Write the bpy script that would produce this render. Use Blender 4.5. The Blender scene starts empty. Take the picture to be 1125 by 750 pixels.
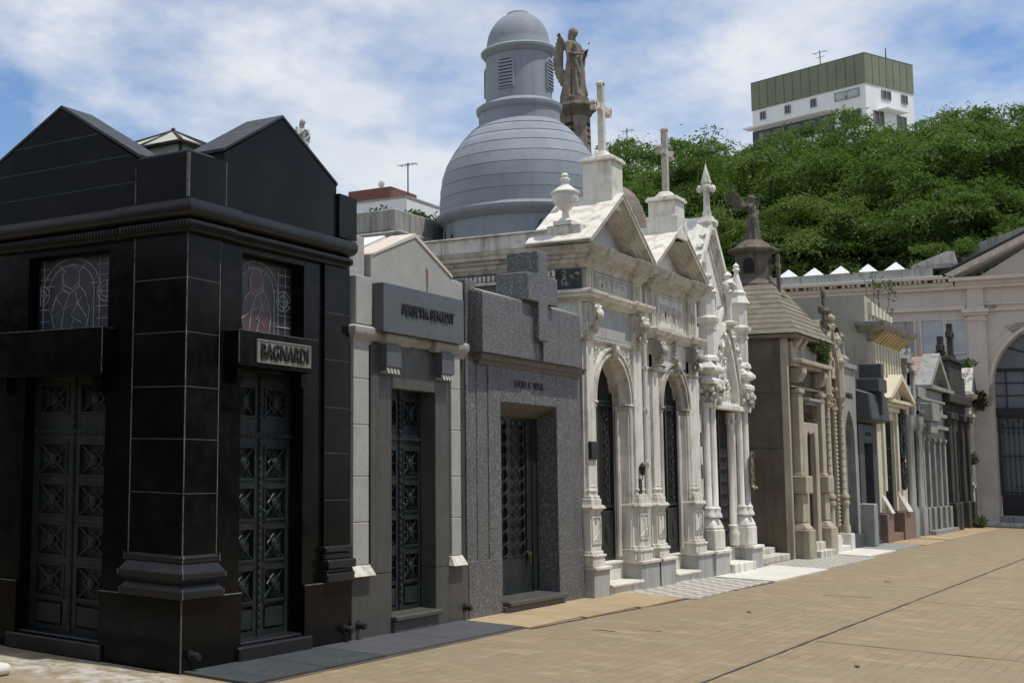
import bpy, bmesh, math, random
from mathutils import Vector, Matrix, noise
SC = bpy.context.scene
COL = SC.collection
PI = math.pi
R_ = math.radians
rnd = random.Random(7)

# ------------------------------------------------------------------ materials
def _n(nt, t, **k):
    n = nt.nodes.new(t)
    for a, b in k.items():
        setattr(n, a, b)
    return n

def _mix(nt, fac, a, b, blend='MIX'):
    m = _n(nt, 'ShaderNodeMix', data_type='RGBA', blend_type=blend)
    for s, v in ((0, fac), (6, a), (7, b)):
        if hasattr(v, 'is_linked'):
            nt.links.new(v, m.inputs[s])
        else:
            m.inputs[s].default_value = v if s == 0 else (v[0], v[1], v[2], 1)
    return m.outputs[2]

def _noise(nt, vec, scale, detail=4, rough=.55):
    n = _n(nt, 'ShaderNodeTexNoise')
    n.inputs['Scale'].default_value = scale
    n.inputs['Detail'].default_value = detail
    n.inputs['Roughness'].default_value = rough
    nt.links.new(vec, n.inputs['Vector'])
    return n.outputs['Fac']

def _ramp(nt, fac, lo, hi, a=0., b=1.):
    r = _n(nt, 'ShaderNodeMapRange')
    r.inputs['From Min'].default_value = lo
    r.inputs['From Max'].default_value = hi
    r.inputs['To Min'].default_value = a
    r.inputs['To Max'].default_value = b
    nt.links.new(fac, r.inputs['Value'])
    return r.outputs['Result']

def _map(nt, vec, sc):
    m = _n(nt, 'ShaderNodeMapping')
    m.inputs['Scale'].default_value = sc
    nt.links.new(vec, m.inputs['Vector'])
    return m.outputs['Vector']

def stone(name, base, var=.18, vscale=2.5, speck=None, stain=None, patch=None, rough=.6, spec=.4, bump=.15, bscale=35, metal=0., coat=0.):
    """speck=(scale, colour, amount); stain=(colour, amount, threshold) vertical streaks; patch=(colour, amount, scale, threshold)"""
    m = bpy.data.materials.new(name)
    m.use_nodes = True
    nt = m.node_tree
    bs = nt.nodes['Principled BSDF']
    tc = _n(nt, 'ShaderNodeTexCoord')
    v = tc.outputs['Object']
    big = _noise(nt, v, vscale, 5)
    dark = [c * (1 - var) for c in base]
    lite = [min(1, c * (1 + var)) for c in base]
    c = _mix(nt, _ramp(nt, big, .3, .7), dark, lite)
    if speck:
        s = _noise(nt, v, speck[0], 2, .8)
        c = _mix(nt, _ramp(nt, s, .5, .66, 0, speck[2]), c, speck[1])
        s2 = _noise(nt, _map(nt, v, (1.3, 1.3, 1.3)), speck[0] * .9, 2, .8)
        c = _mix(nt, _ramp(nt, s2, .52, .66, 0, speck[2] * .8), c, [x * .35 for x in base])
    if patch:
        p = _noise(nt, v, patch[2], 6, .65)
        c = _mix(nt, _ramp(nt, p, patch[3], patch[3] + .18, 0, patch[1]), c, patch[0])
    if stain:
        s = _noise(nt, _map(nt, v, (5, 5, .45)), 1.6, 6, .65)
        c = _mix(nt, _ramp(nt, s, stain[2], stain[2] + .2, 0, stain[1]), c, stain[0])
    nt.links.new(c, bs.inputs['Base Color'])
    rn = _noise(nt, v, 9, 4)
    nt.links.new(_ramp(nt, rn, .3, .7, max(.02, rough - .08), min(1, rough + .08)), bs.inputs['Roughness'])
    bs.inputs['Specular IOR Level'].default_value = spec
    bs.inputs['Metallic'].default_value = metal
    if coat:
        bs.inputs['Coat Weight'].default_value = coat
    if bump:
        b = _n(nt, 'ShaderNodeBump')
        b.inputs['Strength'].default_value = bump
        b.inputs['Distance'].default_value = .01
        nt.links.new(_noise(nt, v, bscale, 5, .7), b.inputs['Height'])
        nt.links.new(b.outputs['Normal'], bs.inputs['Normal'])
    return m

MT = {}
MT['black'] = stone('polished_black_granite', (.0045, .0045, .0045), .3, 1.5, rough=.2, spec=.1, bump=.015, bscale=3, patch=((.012, .012, .011), .6, 1.6, .5))
MT['blackdull'] = stone('weathered_black_granite', (.013, .013, .0135), .3, 2, rough=.4, spec=.3, bump=.05, patch=((.035, .035, .03), .6, 3, .55))
MT['joint'] = stone('white_joint_mortar', (.14, .136, .125), .3, 14, rough=.9, bump=.1, patch=((.03, .03, .03), .9, 9, .5))
MT['bronze'] = stone('dark_patinated_bronze', (.014, .018, .0185), .3, 6, rough=.5, spec=.3, bump=.1, patch=((.034, .045, .043), .5, 12, .55))
MT['bronzeblack'] = stone('black_iron', (.012, .012, .012), .3, 6, rough=.5, spec=.4, bump=.1)
MT['bronzegold'] = stone('worn_brass', (.16, .125, .06), .35, 16, rough=.5, spec=.5, bump=.2, metal=.4, patch=((.035, .03, .02), .9, 18, .5))
MT['lightgranite'] = stone('light_grey_granite', (.38, .375, .345), .1, 3, speck=(70, (.12, .12, .11), .5), rough=.65, bump=.12, bscale=60, stain=((.2, .19, .16), .35, .56))
MT['gable'] = stone('pale_granite_gable', (.36, .355, .32), .1, 3, speck=(70, (.15, .14, .12), .4), rough=.7, bump=.12, bscale=60)
MT['greygranite'] = stone('mid_grey_granite', (.066, .063, .055), .14, 3, speck=(80, (.16, .16, .15), .5), rough=.5, bump=.08, bscale=60, stain=((.028, .027, .024), .55, .53))
MT['bluegranite'] = stone('blue_grey_granite', (.082, .086, .092), .1, 3, speck=(80, (.13, .135, .14), .4), rough=.45, bump=.06, bscale=60)
MT['darkgranite'] = stone('speckled_dark_granite', (.094, .093, .09), .12, 2, speck=(42, (.31, .31, .305), .8), rough=.55, bump=.1, bscale=60, stain=((.04, .04, .038), .5, .54), patch=((.14, .135, .125), .35, 1.5, .54))
MT['marble'] = stone('aged_white_marble', (.67, .64, .565), .1, 2.2, rough=.6, spec=.3, bump=.25, bscale=22, stain=((.25, .21, .16), .75, .5), patch=((.36, .33, .27), .6, 4, .52))
MT['marblegrey'] = stone('grey_veined_marble', (.37, .365, .345), .12, 2.2, rough=.6, bump=.15, bscale=22, stain=((.16, .155, .145), .7, .5), patch=((.52, .51, .48), .6, 3.4, .55))
MT['marblewhite'] = stone('clean_white_marble', (.64, .615, .555), .08, 2.2, rough=.6, bump=.15, bscale=22, stain=((.36, .34, .3), .5, .56))
MT['marblepale'] = stone('pale_marble_trim', (.61, .58, .50), .1, 4, rough=.6, bump=.3, bscale=26, stain=((.2, .17, .125), .8, .48), patch=((.28, .25, .2), .6, 6, .5))
MT['dirtymarble'] = stone('grimy_carved_marble', (.42, .39, .33), .2, 6, rough=.7, bump=.3, bscale=26, stain=((.13, .12, .1), .8, .48))
MT['agedmarble'] = stone('soot_aged_marble', (.5, .455, .375), .16, 3, rough=.65, bump=.3, bscale=26, stain=((.15, .13, .1), .75, .5), patch=((.3, .27, .22), .6, 5, .5))
MT['goth'] = stone('white_gothic_marble', (.69, .665, .595), .1, 2.4, rough=.65, bump=.3, bscale=24, stain=((.27, .25, .21), .75, .5), patch=((.42, .4, .36), .6, 4, .53))
MT['brown'] = stone('brown_weathered_render', (.115, .095, .07), .22, 1.2, rough=.9, spec=.2, bump=.35, bscale=14, stain=((.055, .05, .04), .75, .5), patch=((.17, .145, .11), .5, 2.4, .55))
MT['brownlight'] = stone('tan_sandstone', (.40, .345, .26), .14, 3, rough=.85, spec=.2, bump=.3, bscale=20, stain=((.14, .12, .09), .75, .5))
MT['roofstone'] = stone('mossy_roof_slabs', (.2, .175, .135), .2, 4, rough=.9, spec=.2, bump=.4, bscale=20, patch=((.12, .115, .08), .6, 5, .5))
MT['cream'] = stone('stained_cream_render', (.36, .34, .265), .12, 1.4, rough=.9, spec=.2, bump=.2, bscale=12, stain=((.15, .145, .12), .7, .54), patch=((.42, .4, .32), .5, 2, .55))
MT['yellow'] = stone('yellow_painted_plaster', (.55, .505, .38), .1, 3, rough=.8, spec=.25, bump=.15, stain=((.36, .29, .16), .6, .56))
MT['ochre'] = stone('ochre_painted_plaster', (.46, .36, .17), .15, 3, rough=.8, spec=.25, bump=.15, stain=((.2, .15, .07), .6, .54))
MT['pinkgranite'] = stone('red_granite', (.235, .15, .12), .15, 4, speck=(60, (.1, .05, .04), .5), rough=.5, bump=.08)
MT['greystone'] = stone('grey_cement_stone', (.27, .27, .25), .15, 3, rough=.85, spec=.25, bump=.25, stain=((.085, .085, .08), .75, .5))
MT['darkstone'] = stone('blackened_stone', (.055, .053, .048), .3, 3, rough=.8, spec=.25, bump=.3, stain=((.02, .02, .02), .7, .5))
MT['charcoal'] = stone('charcoal_granite', (.05, .055, .058), .15, 3, speck=(60, (.1, .1, .1), .4), rough=.55, bump=.08)
MT['tile'] = stone('faded_red_tiles', (.27, .19, .145), .2, 6, rough=.85, bump=.3)
MT['pinkwall'] = stone('pale_pink_render', (.52, .455, .40), .08, 1.2, rough=.9, spec=.2, bump=.12, bscale=16, stain=((.33, .28, .24), .5, .57), patch=((.58, .52, .46), .4, 1.6, .55))
MT['pinktrim'] = stone('cream_pink_trim', (.58, .51, .43), .08, 2, rough=.9, spec=.2, bump=.15, bscale=16, stain=((.2, .17, .14), .6, .58))
MT['scar'] = stone('bare_patch_render', (.28, .24, .2), .2, 8, rough=.95, bump=.4)
MT['concrete'] = stone('weathered_concrete', (.33, .32, .29), .15, 1.6, rough=.9, spec=.2, bump=.2, bscale=14, stain=((.12, .12, .11), .75, .48))
MT['whitepaint'] = stone('white_painted_render', (.70, .70, .68), .05, 1, rough=.85, bump=.08, stain=((.5, .49, .46), .4, .56))
MT['dome'] = stone('grey_blue_paint', (.235, .262, .295), .1, 1.2, rough=.8, spec=.25, bump=.12, bscale=12, stain=((.15, .17, .19), .45, .52), patch=((.3, .325, .35), .35, 1.8, .52))
MT['domedark'] = stone('dark_joint_paint', (.07, .08, .095), .1, 2, rough=.8)
MT['brickred'] = stone('red_brown_brick', (.17, .075, .055), .15, 5, rough=.9, bump=.1)
MT['green'] = stone('green_ribbed_cladding', (.165, .185, .125), .1, .6, rough=.7, bump=0, stain=((.1, .14, .07), .5, .5))
MT['greenjoint'] = stone('dark_green_joint', (.07, .09, .05), .1, 2, rough=.8, bump=0)
MT['window'] = stone('dark_window_glass', (.03, .034, .04), .3, .6, rough=.15, spec=.5, bump=0)
MT['windowpale'] = stone('pale_blind_window', (.38, .41, .44), .15, 2, rough=.5, bump=0)
MT['lead'] = stone('lead_came', (.36, .36, .36), .3, 12, rough=.6, bump=0)
MT['stainpane'] = stone('dusty_grey_glass', (.042, .04, .042), .3, 9, rough=.4, spec=.4, bump=.05, patch=((.07, .062, .065), .6, 6, .5))
MT['stainred'] = stone('dusty_rose_glass', (.085, .045, .042), .3, 9, rough=.4, spec=.4, bump=.05)
MT['plate'] = stone('dull_nickel_plate', (.21, .20, .17), .1, 8, rough=.55, bump=.04)
MT['letter'] = stone('black_bronze_letters', (.012, .012, .012), .1, 8, rough=.6, bump=0)
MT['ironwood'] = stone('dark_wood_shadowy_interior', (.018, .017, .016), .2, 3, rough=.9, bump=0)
MT['statuestone'] = stone('weathered_tan_statue_stone', (.215, .185, .145), .25, 5, rough=.9, spec=.2, bump=.4, bscale=18, stain=((.045, .038, .03), .9, .46))
MT['statuegrey'] = stone('dark_lichen_statue_stone', (.14, .12, .095), .25, 5, rough=.9, spec=.2, bump=.4, bscale=18, stain=((.04, .035, .03), .8, .5))
MT['gateiron'] = stone('gate_iron', (.02, .021, .023), .2, 3, rough=.6, bump=0)
MT['gateglass'] = stone('dusty_blue_grey_glass', (.13, .145, .16), .12, 1.2, rough=.3, spec=.5, bump=0)
MT['skyglass'] = stone('milky_skylight_glass', (.42, .43, .35), .12, 5, rough=.5, spec=.2, bump=.03)
MT['bark'] = stone('dark_bark', (.05, .042, .032), .3, 4, rough=.95, bump=.5)
MT['rust'] = stone('rust_mark', (.17, .1, .055), .3, 20, rough=.9)
MT['terracotta'] = stone('terracotta', (.3, .12, .07), .2, 4, rough=.8)

def leafmat(name, a, b, trans=.3):
    m = bpy.data.materials.new(name)
    m.use_nodes = True
    nt = m.node_tree
    bs = nt.nodes['Principled BSDF']
    g = _n(nt, 'ShaderNodeNewGeometry')
    tc = _n(nt, 'ShaderNodeTexCoord')
    nz = _noise(nt, tc.outputs['Object'], .55, 3)
    c1 = _mix(nt, g.outputs['Random Per Island'], a, b)
    oi = _n(nt, 'ShaderNodeObjectInfo')
    c2 = _mix(nt, _ramp(nt, nz, .4, .6, 0, .75), c1, [(x + y) / 2 * k for x, y, k in zip(a, b, (.72, .7, .8))])
    c2 = _mix(nt, _ramp(nt, oi.outputs['Random'], 0, 1, 0, .4), c2, [x * k for x, k in zip(b, (.95, .8, .9))])
    nt.links.new(c2, bs.inputs['Base Color'])
    bs.inputs['Roughness'].default_value = .8
    bs.inputs['Specular IOR Level'].default_value = .08
    tr = _n(nt, 'ShaderNodeBsdfTranslucent')
    nt.links.new(_mix(nt, 1., c2, (1., 1.25, .5), 'MULTIPLY'), tr.inputs['Color'])
    mx = _n(nt, 'ShaderNodeMixShader')
    mx.inputs[0].default_value = trans
    nt.links.new(bs.outputs[0], mx.inputs[1])
    nt.links.new(tr.outputs[0], mx.inputs[2])
    nt.links.new(mx.outputs[0], nt.nodes['Material Output'].inputs['Surface'])
    return m
MT['leaf'] = leafmat('tree_leaves', (.066, .125, .033), (.15, .225, .062), .35)
MT['weed'] = leafmat('weed_leaves', (.05, .085, .03), (.095, .135, .05))
MT['fern'] = leafmat('brown_green_weed', (.05, .045, .025), (.09, .1, .035))

def paving():
    m = bpy.data.materials.new('ochre_brick_paving')
    m.use_nodes = True
    nt = m.node_tree
    bs = nt.nodes['Principled BSDF']
    tc = _n(nt, 'ShaderNodeTexCoord')
    v = tc.outputs['Object']
    # rotate so the courses run across the street
    mp = _n(nt, 'ShaderNodeMapping')
    mp.inputs['Rotation'].default_value = (0, 0, R_(90))
    nt.links.new(v, mp.inputs['Vector'])
    br = _n(nt, 'ShaderNodeTexBrick')
    nt.links.new(mp.outputs['Vector'], br.inputs['Vector'])
    br.inputs['Scale'].default_value = 1
    br.inputs['Brick Width'].default_value = .235
    br.inputs['Row Height'].default_value = .115
    br.inputs['Mortar Size'].default_value = .006
    br.inputs['Mortar Smooth'].default_value = .3
    br.inputs['Bias'].default_value = 0
    br.inputs['Color1'].default_value = (.29, .225, .138, 1)
    br.inputs['Color2'].default_value = (.235, .183, .113, 1)
    br.inputs['Mortar'].default_value = (.175, .143, .095, 1)
    c = _mix(nt, _ramp(nt, _noise(nt, _map(nt, v, (.6, .9, 1)), 1.1, 5, .6), .42, .6, 0, .75), br.outputs['Color'], (.26, .203, .125))
    sd = _noise(nt, v, 60, 3, .7)
    c = _mix(nt, _ramp(nt, sd, .4, .7, 0, .35), c, (.2, .165, .11))
    p = _noise(nt, v, .55, 6, .6)
    c = _mix(nt, _ramp(nt, p, .42, .68, 0, .5), c, (.235, .195, .14))
    p2 = _noise(nt, _map(nt, v, (1, 1.4, 1)), 1.7, 8, .7)
    c = _mix(nt, _ramp(nt, p2, .52, .74, 0, .6), c, (.42, .35, .235))
    p3 = _noise(nt, _map(nt, v, (1.2, .8, 1)), 3.3, 8, .75)
    c = _mix(nt, _ramp(nt, p3, .58, .72, 0, .55), c, (.18, .15, .105))
    # pale efflorescence next to the black tomb corner
    dv = _n(nt, 'ShaderNodeVectorMath', operation='DISTANCE')
    nt.links.new(_map(nt, v, (.45, 1, 1)), dv.inputs[0])
    dv.inputs[1].default_value = (-.25, 7.45, 0)
    near = _ramp(nt, dv.outputs['Value'], .25, .65, 1, 0)
    mm = _n(nt, 'ShaderNodeMath', operation='MULTIPLY')
    nt.links.new(near, mm.inputs[0])
    nt.links.new(_ramp(nt, _noise(nt, v, 5, 7, .7), .42, .6, 0, .85), mm.inputs[1])
    c = _mix(nt, mm.outputs[0], c, (.5, .48, .44))
    nt.links.new(c, bs.inputs['Base Color'])
    bs.inputs['Roughness'].default_value = .85
    bs.inputs['Specular IOR Level'].default_value = .25
    b = _n(nt, 'ShaderNodeBump')
    b.inputs['Strength'].default_value = .5
    b.inputs['Distance'].default_value = .006
    b.invert = True
    add = _n(nt, 'ShaderNodeMath', operation='ADD')
    nt.links.new(br.outputs['Fac'], add.inputs[0])
    nt.links.new(_noise(nt, v, 25, 4), add.inputs[1])
    nt.links.new(add.outputs[0], b.inputs['Height'])
    nt.links.new(b.outputs['Normal'], bs.inputs['Normal'])
    return m
MT['paving'] = paving()

def checker():
    m = bpy.data.materials.new('checkered_marble_tiles')
    m.use_nodes = True
    nt = m.node_tree
    bs = nt.nodes['Principled BSDF']
    tc = _n(nt, 'ShaderNodeTexCoord')
    v = tc.outputs['Object']
    ck = _n(nt, 'ShaderNodeTexChecker')
    ck.inputs['Scale'].default_value = 5.2
    ck.inputs['Color1'].default_value = (.5, .47, .41, 1)
    ck.inputs['Color2'].default_value = (.27, .26, .23, 1)
    nt.links.new(v, ck.inputs['Vector'])
    c = _mix(nt, _ramp(nt, _noise(nt, v, 6, 6, .7), .45, .65, 0, .6), ck.outputs['Color'], (.3, .28, .23))
    nt.links.new(c, bs.inputs['Base Color'])
    bs.inputs['Roughness'].default_value = .6
    return m
MT['checker'] = checker()

# ------------------------------------------------------------------ objects
def thing(name, label, cat, loc, group=None, kind=None):
    o = bpy.data.objects.new(name, None)
    o.empty_display_size = .2
    COL.objects.link(o)
    o.location = loc
    o['label'] = label
    o['category'] = cat
    if group: o['group'] = group
    if kind: o['kind'] = kind
    return o

def world_loc(o):
    v = Vector((0, 0, 0))
    while o is not None:
        v += o.location
        o = o.parent
    return v

def tag(o, label, cat, group=None, kind=None):
    o['label'] = label
    if cat: o['category'] = cat
    if group: o['group'] = group
    if kind: o['kind'] = kind
    return o

class MB:
    """collects shapes (world metres, through the map T) and links them as ONE mesh object"""
    def __init__(s, T=None):
        s.v = []; s.f = []; s.m = []; s.cur = 0; s.sh = []
        s.T = T or (lambda x, y, z: (x, y, z))
    def add(s, vs, fs):
        o = len(s.v)
        s.v += [s.T(*p) for p in vs]
        s.f += [tuple(i + o for i in f) for f in fs]
        s.m += [s.cur] * len(fs)
        s.sh.append((o, len(s.v), len(s.f) - len(fs), len(s.f)))
    def box(s, x0, x1, y0, y1, z0, z1):
        s.add([(x0, y0, z0), (x1, y0, z0), (x1, y1, z0), (x0, y1, z0), (x0, y0, z1), (x1, y0, z1), (x1, y1, z1), (x0, y1, z1)],
              [(0, 3, 2, 1), (4, 5, 6, 7), (0, 1, 5, 4), (1, 2, 6, 5), (2, 3, 7, 6), (3, 0, 4, 7)])
        return s
    def frus(s, a, za, b, zb):
        (x0, x1, y0, y1), (u0, u1, v0, v1) = a, b
        s.add([(x0, y0, za), (x1, y0, za), (x1, y1, za), (x0, y1, za), (u0, v0, zb), (u1, v0, zb), (u1, v1, zb), (u0, v1, zb)],
              [(0, 3, 2, 1), (4, 5, 6, 7), (0, 1, 5, 4), (1, 2, 6, 5), (2, 3, 7, 6), (3, 0, 4, 7)])
        return s
    def prism(s, poly, ax, a, b):
        """poly extruded along ax: 'x' poly=(y,z); 'y' poly=(x,z); 'z' poly=(x,y)"""
        def P(p, t):
            return (t, p[0], p[1]) if ax == 'x' else (p[0], t, p[1]) if ax == 'y' else (p[0], p[1], t)
        n = len(poly)
        s.add([P(p, a) for p in poly] + [P(p, b) for p in poly],
              [tuple(range(n)), tuple(range(2 * n - 1, n - 1, -1))] + [(i, (i + 1) % n, n + (i + 1) % n, n + i) for i in range(n)])
        return s
    def lathe(s, prof, cx, cy, n=16, a0=0.):
        """prof list of (r,z) bottom to top"""
        vs = []; fs = []
        for r, z in prof:
            for k in range(n):
                a = a0 + 2 * PI * k / n
                vs.append((cx + r * math.cos(a), cy + r * math.sin(a), z))
        for i in range(len(prof) - 1):
            for k in range(n):
                fs.append((i * n + k, i * n + (k + 1) % n, (i + 1) * n + (k + 1) % n, (i + 1) * n + k))
        fs.append(tuple(range(n)))
        fs.append(tuple((len(prof) - 1) * n + k for k in range(n)))
        s.add(vs, fs)
        return s
    def tube(s, pts, r, n=6, r1=None):
        pts = [Vector(p) for p in pts]
        vs = []; fs = []
        m = len(pts)
        up = Vector((.123, .31, .94)).normalized()
        for i, p in enumerate(pts):
            d = (pts[min(i + 1, m - 1)] - pts[max(i - 1, 0)])
            if d.length < 1e-9: d = Vector((0, 0, 1))
            d.normalize()
            a = d.cross(up)
            if a.length < .1: a = d.cross(Vector((1, 0, 0)))
            a.normalize(); b = d.cross(a)
            rr = r if r1 is None else r + (r1 - r) * i / max(1, m - 1)
            if callable(r): rr = r(i / max(1, m - 1))
            for k in range(n):
                t = 2 * PI * k / n
                vs.append(tuple(p + a * math.cos(t) * rr + b * math.sin(t) * rr))
        for i in range(m - 1):
            for k in range(n):
                fs.append((i * n + k, i * n + (k + 1) % n, (i + 1) * n + (k + 1) % n, (i + 1) * n + k))
        fs.append(tuple(range(n))); fs.append(tuple((m - 1) * n + k for k in range(n)))
        s.add(vs, fs)
        return s
    def blob(s, c, r, n=8, m=5, rot=None, jit=0., seed=0):
        if not hasattr(r, '__len__'): r = (r, r, r)
        q = random.Random(seed)
        vs = []; fs = []
        for i in range(m + 1):
            t = PI * i / m
            for k in range(n):
                a = 2 * PI * k / n
                j = 1 + q.uniform(-jit, jit)
                p = Vector((math.sin(t) * math.cos(a) * r[0] * j, math.sin(t) * math.sin(a) * r[1] * j, math.cos(t) * r[2] * j))
                if rot is not None: p = rot @ p
                vs.append((c[0] + p.x, c[1] + p.y, c[2] + p.z))
        for i in range(m):
            for k in range(n):
                fs.append((i * n + k, i * n + (k + 1) % n, (i + 1) * n + (k + 1) % n, (i + 1) * n + k))
        s.add(vs, fs)
        return s
    def sweep(s, path, prof, inner=.06):
        """profile [(out,z)...] bottom to top, carried along a plan path; outward is to the right of the walk"""
        pr = list(prof) + [(-inner, prof[-1][1]), (-inner, prof[0][1])]
        n = len(path); k = len(pr)
        nor = []
        for i in range(n - 1):
            dx, dy = path[i + 1][0] - path[i][0], path[i + 1][1] - path[i][1]
            l = math.hypot(dx, dy)
            nor.append((dy / l, -dx / l))
        vs = []; fs = []
        for i in range(n):
            n1 = nor[max(0, i - 1)]; n2 = nor[min(n - 2, i)]
            if i == 0: n1 = n2
            if i == n - 1: n2 = n1
            d = 1 + n1[0] * n2[0] + n1[1] * n2[1]
            ox, oy = (n1[0] + n2[0]) / d, (n1[1] + n2[1]) / d
            for o, z in pr:
                vs.append((path[i][0] + ox * o, path[i][1] + oy * o, z))
        for i in range(n - 1):
            for j in range(k):
                fs.append((i * k + j, i * k + (j + 1) % k, (i + 1) * k + (j + 1) % k, (i + 1) * k + j))
        fs.append(tuple(range(k))); fs.append(tuple((n - 1) * k + j for j in range(k)))
        s.add(vs, fs)
        return s
    def ring(s, c, z, r0, r1, x0, x1, a0=0., a1=PI, n=20, sy=1., point=0.):
        """arch ring in the (y,z) plane, from x0 to x1; point>0 gives a pointed arch"""
        pts = []
        def P(r, a):
            y = c + r * math.cos(a) * sy
            zz = z + r * math.sin(a) * (1 + point * abs(math.sin(a)) ** 3)
            return (y, zz)
        A = [a0 + (a1 - a0) * i / n for i in range(n + 1)]
        vs = []; fs = []
        for a in A:
            for r in (r0, r1):
                y, zz = P(r, a)
                for x in (x0, x1):
                    vs.append((x, y, zz))
        for i in range(n):
            b = i * 4
            for q in ((0, 1), (1, 3), (3, 2), (2, 0)):
                fs.append((b + q[0], b + q[1], b + 4 + q[1], b + 4 + q[0]))
        fs.append((0, 1, 3, 2)); fs.append((n * 4, n * 4 + 1, n * 4 + 3, n * 4 + 2))
        s.add(vs, fs)
        return s
    def archwall(s, y0, y1, z0, z1, x0, x1, ya, yb, zs, point=0., n=18, flat=False):
        """wall slab with an arched doorway open at the bottom"""
        c = (ya + yb) / 2; r = (yb - ya) / 2
        pl = [(y0, z0), (ya, z0)]
        if flat:
            pl += [(ya, zs), (yb, zs)]
        else:
            for i in range(n + 1):
                a = PI - PI * i / n
                pl.append((c + r * math.cos(a), zs + r * math.sin(a) * (1 + point * abs(math.sin(a)) ** 3)))
        pl += [(yb, z0), (y1, z0), (y1, z1), (y0, z1)]
        s.prism(pl, 'x', x0, x1)
        return s
    def curl(s, x, c, R, r, a0, a1, n=9, k=.45):
        pts = []
        for i in range(n + 1):
            t = i / n
            a = a0 + (a1 - a0) * t
            rr = R * (1 - k * t)
            pts.append((x, c[0] + rr * math.cos(a), c[1] + rr * math.sin(a)))
        s.tube(pts, r, 5, r * .6)
        return s
    def build(s, name, mat, parent=None, bevel=0., smooth=False, remesh=0., split=True):
        if split and not remesh and 1 < len(s.sh) <= 400:
            bb = []
            for a, b, c, d in s.sh:
                vs = s.v[a:b]
                bb.append(([min(p[i] for p in vs) for i in range(3)], [max(p[i] for p in vs) for i in range(3)]))
            n = len(bb); par = list(range(n))
            def fd(i):
                while par[i] != i: i = par[i]
                return i
            dg = [math.dist(q[0], q[1]) for q in bb]
            for i in range(n):
                for j in range(i):
                    g = math.sqrt(sum(max(0, bb[i][0][k] - bb[j][1][k], bb[j][0][k] - bb[i][1][k]) ** 2 for k in range(3)))
                    if g < .32 * max(dg[i], dg[j]):
                        par[fd(i)] = fd(j)
            gr = {}
            for i in range(n): gr.setdefault(fd(i), []).append(i)
            if 1 < len(gr) <= 14:
                out = None
                for ids in gr.values():
                    q = MB(); 
                    for i in ids:
                        a, b, c, d = s.sh[i]
                        o0 = len(q.v); q.v += s.v[a:b]
                        q.f += [tuple(k - a + o0 for k in f) for f in s.f[c:d]]; q.m += s.m[c:d]
                    o = q.build(name, mat, parent, bevel, smooth, 0, False)
                    out = out or o
                return out
        me = bpy.data.meshes.new(name)
        off = world_loc(parent) if parent is not None else Vector((0, 0, 0))
        me.from_pydata([(p[0] - off.x, p[1] - off.y, p[2] - off.z) for p in s.v], [], s.f)
        bm = bmesh.new(); bm.from_mesh(me)
        if smooth: bmesh.ops.remove_doubles(bm, verts=bm.verts, dist=1e-5)
        bmesh.ops.recalc_face_normals(bm, faces=bm.faces)
        bm.to_mesh(me); bm.free()
        mats = mat if isinstance(mat, (list, tuple)) else [mat]
        for q in mats: me.materials.append(MT[q] if isinstance(q, str) else q)
        if len(mats) > 1:
            for p, i in zip(me.polygons, s.m): p.material_index = i
        o = bpy.data.objects.new(name, me)
        COL.objects.link(o)
        if parent is not None: o.parent = parent
        if remesh:
            r = o.modifiers.new('r', 'REMESH'); r.mode = 'VOXEL'; r.voxel_size = remesh; r.use_smooth_shade = True
            sm = o.modifiers.new('s', 'SMOOTH'); sm.factor = .5; sm.iterations = 2
        if smooth:
            for p in me.polygons: p.use_smooth = True
            if not remesh:
                me.set_sharp_from_angle(angle=R_(42))
        if bevel:
            b = o.modifiers.new('b', 'BEVEL'); b.width = bevel; b.segments = 1; b.limit_method = 'ANGLE'; b.angle_limit = R_(35)
        return o

def text(parent, name, body, mat, T, size, depth, width=None, stretch=1.):
    """raised lettering as mesh; T maps (along, up, out) to world"""
    cu = bpy.data.curves.new(name, 'FONT')
    cu.body = body; cu.size = 1; cu.extrude = .5; cu.align_x = 'CENTER'; cu.align_y = 'CENTER'; cu.resolution_u = 3
    cu.offset = .012
    tmp = bpy.data.objects.new(name, cu)
    COL.objects.link(tmp)
    bpy.context.view_layer.update()
    me = bpy.data.meshes.new_from_object(tmp.evaluated_get(bpy.context.evaluated_depsgraph_get()))
    bpy.data.objects.remove(tmp); bpy.data.curves.remove(cu)
    xs = [v.co.x for v in me.vertices]; ys = [v.co.y for v in me.vertices]
    w = max(xs) - min(xs); h = max(ys) - min(ys); mx = (max(xs) + min(xs)) / 2; my = (max(ys) + min(ys)) / 2
    off = world_loc(parent)
    kx = (width / w) if width else size / h
    for v in me.vertices:
        p = Vector(T((v.co.x - mx) * kx, (v.co.y - my) * size / h, (v.co.z + .5) * depth))
        v.co = p - off
    bm = bmesh.new(); bm.from_mesh(me); bmesh.ops.recalc_face_normals(bm, faces=bm.faces); bm.to_mesh(me); bm.free()
    me.materials.clear(); me.materials.append(MT[mat]); me.name = name
    o = bpy.data.objects.new(name, me); COL.objects.link(o); o.parent = parent
    return o

def carve(mb, x, y0, y1, z0, z1, n, size, seed, keep=None):
    """scrolls and leaves of low relief on the plane x"""
    q = random.Random(seed)
    i = 0
    while i < n:
        y = q.uniform(y0, y1); z = q.uniform(z0, z1)
        if keep and not keep(y, z):
            i += .2; continue
        i += 1
        if q.random() < .45:
            a = q.uniform(0, 2 * PI)
            mb.curl(x + size * .1, (y, z), size * q.uniform(.5, .9), size * .17, a, a + q.choice((-1, 1)) * q.uniform(3, 5))
        else:
            rot = Matrix.Rotation(q.uniform(0, PI), 3, 'X')
            mb.blob((x, y, z), (size * .4, size * q.uniform(.2, .35), size * q.uniform(.45, .8)), 6, 4, rot)

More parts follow.
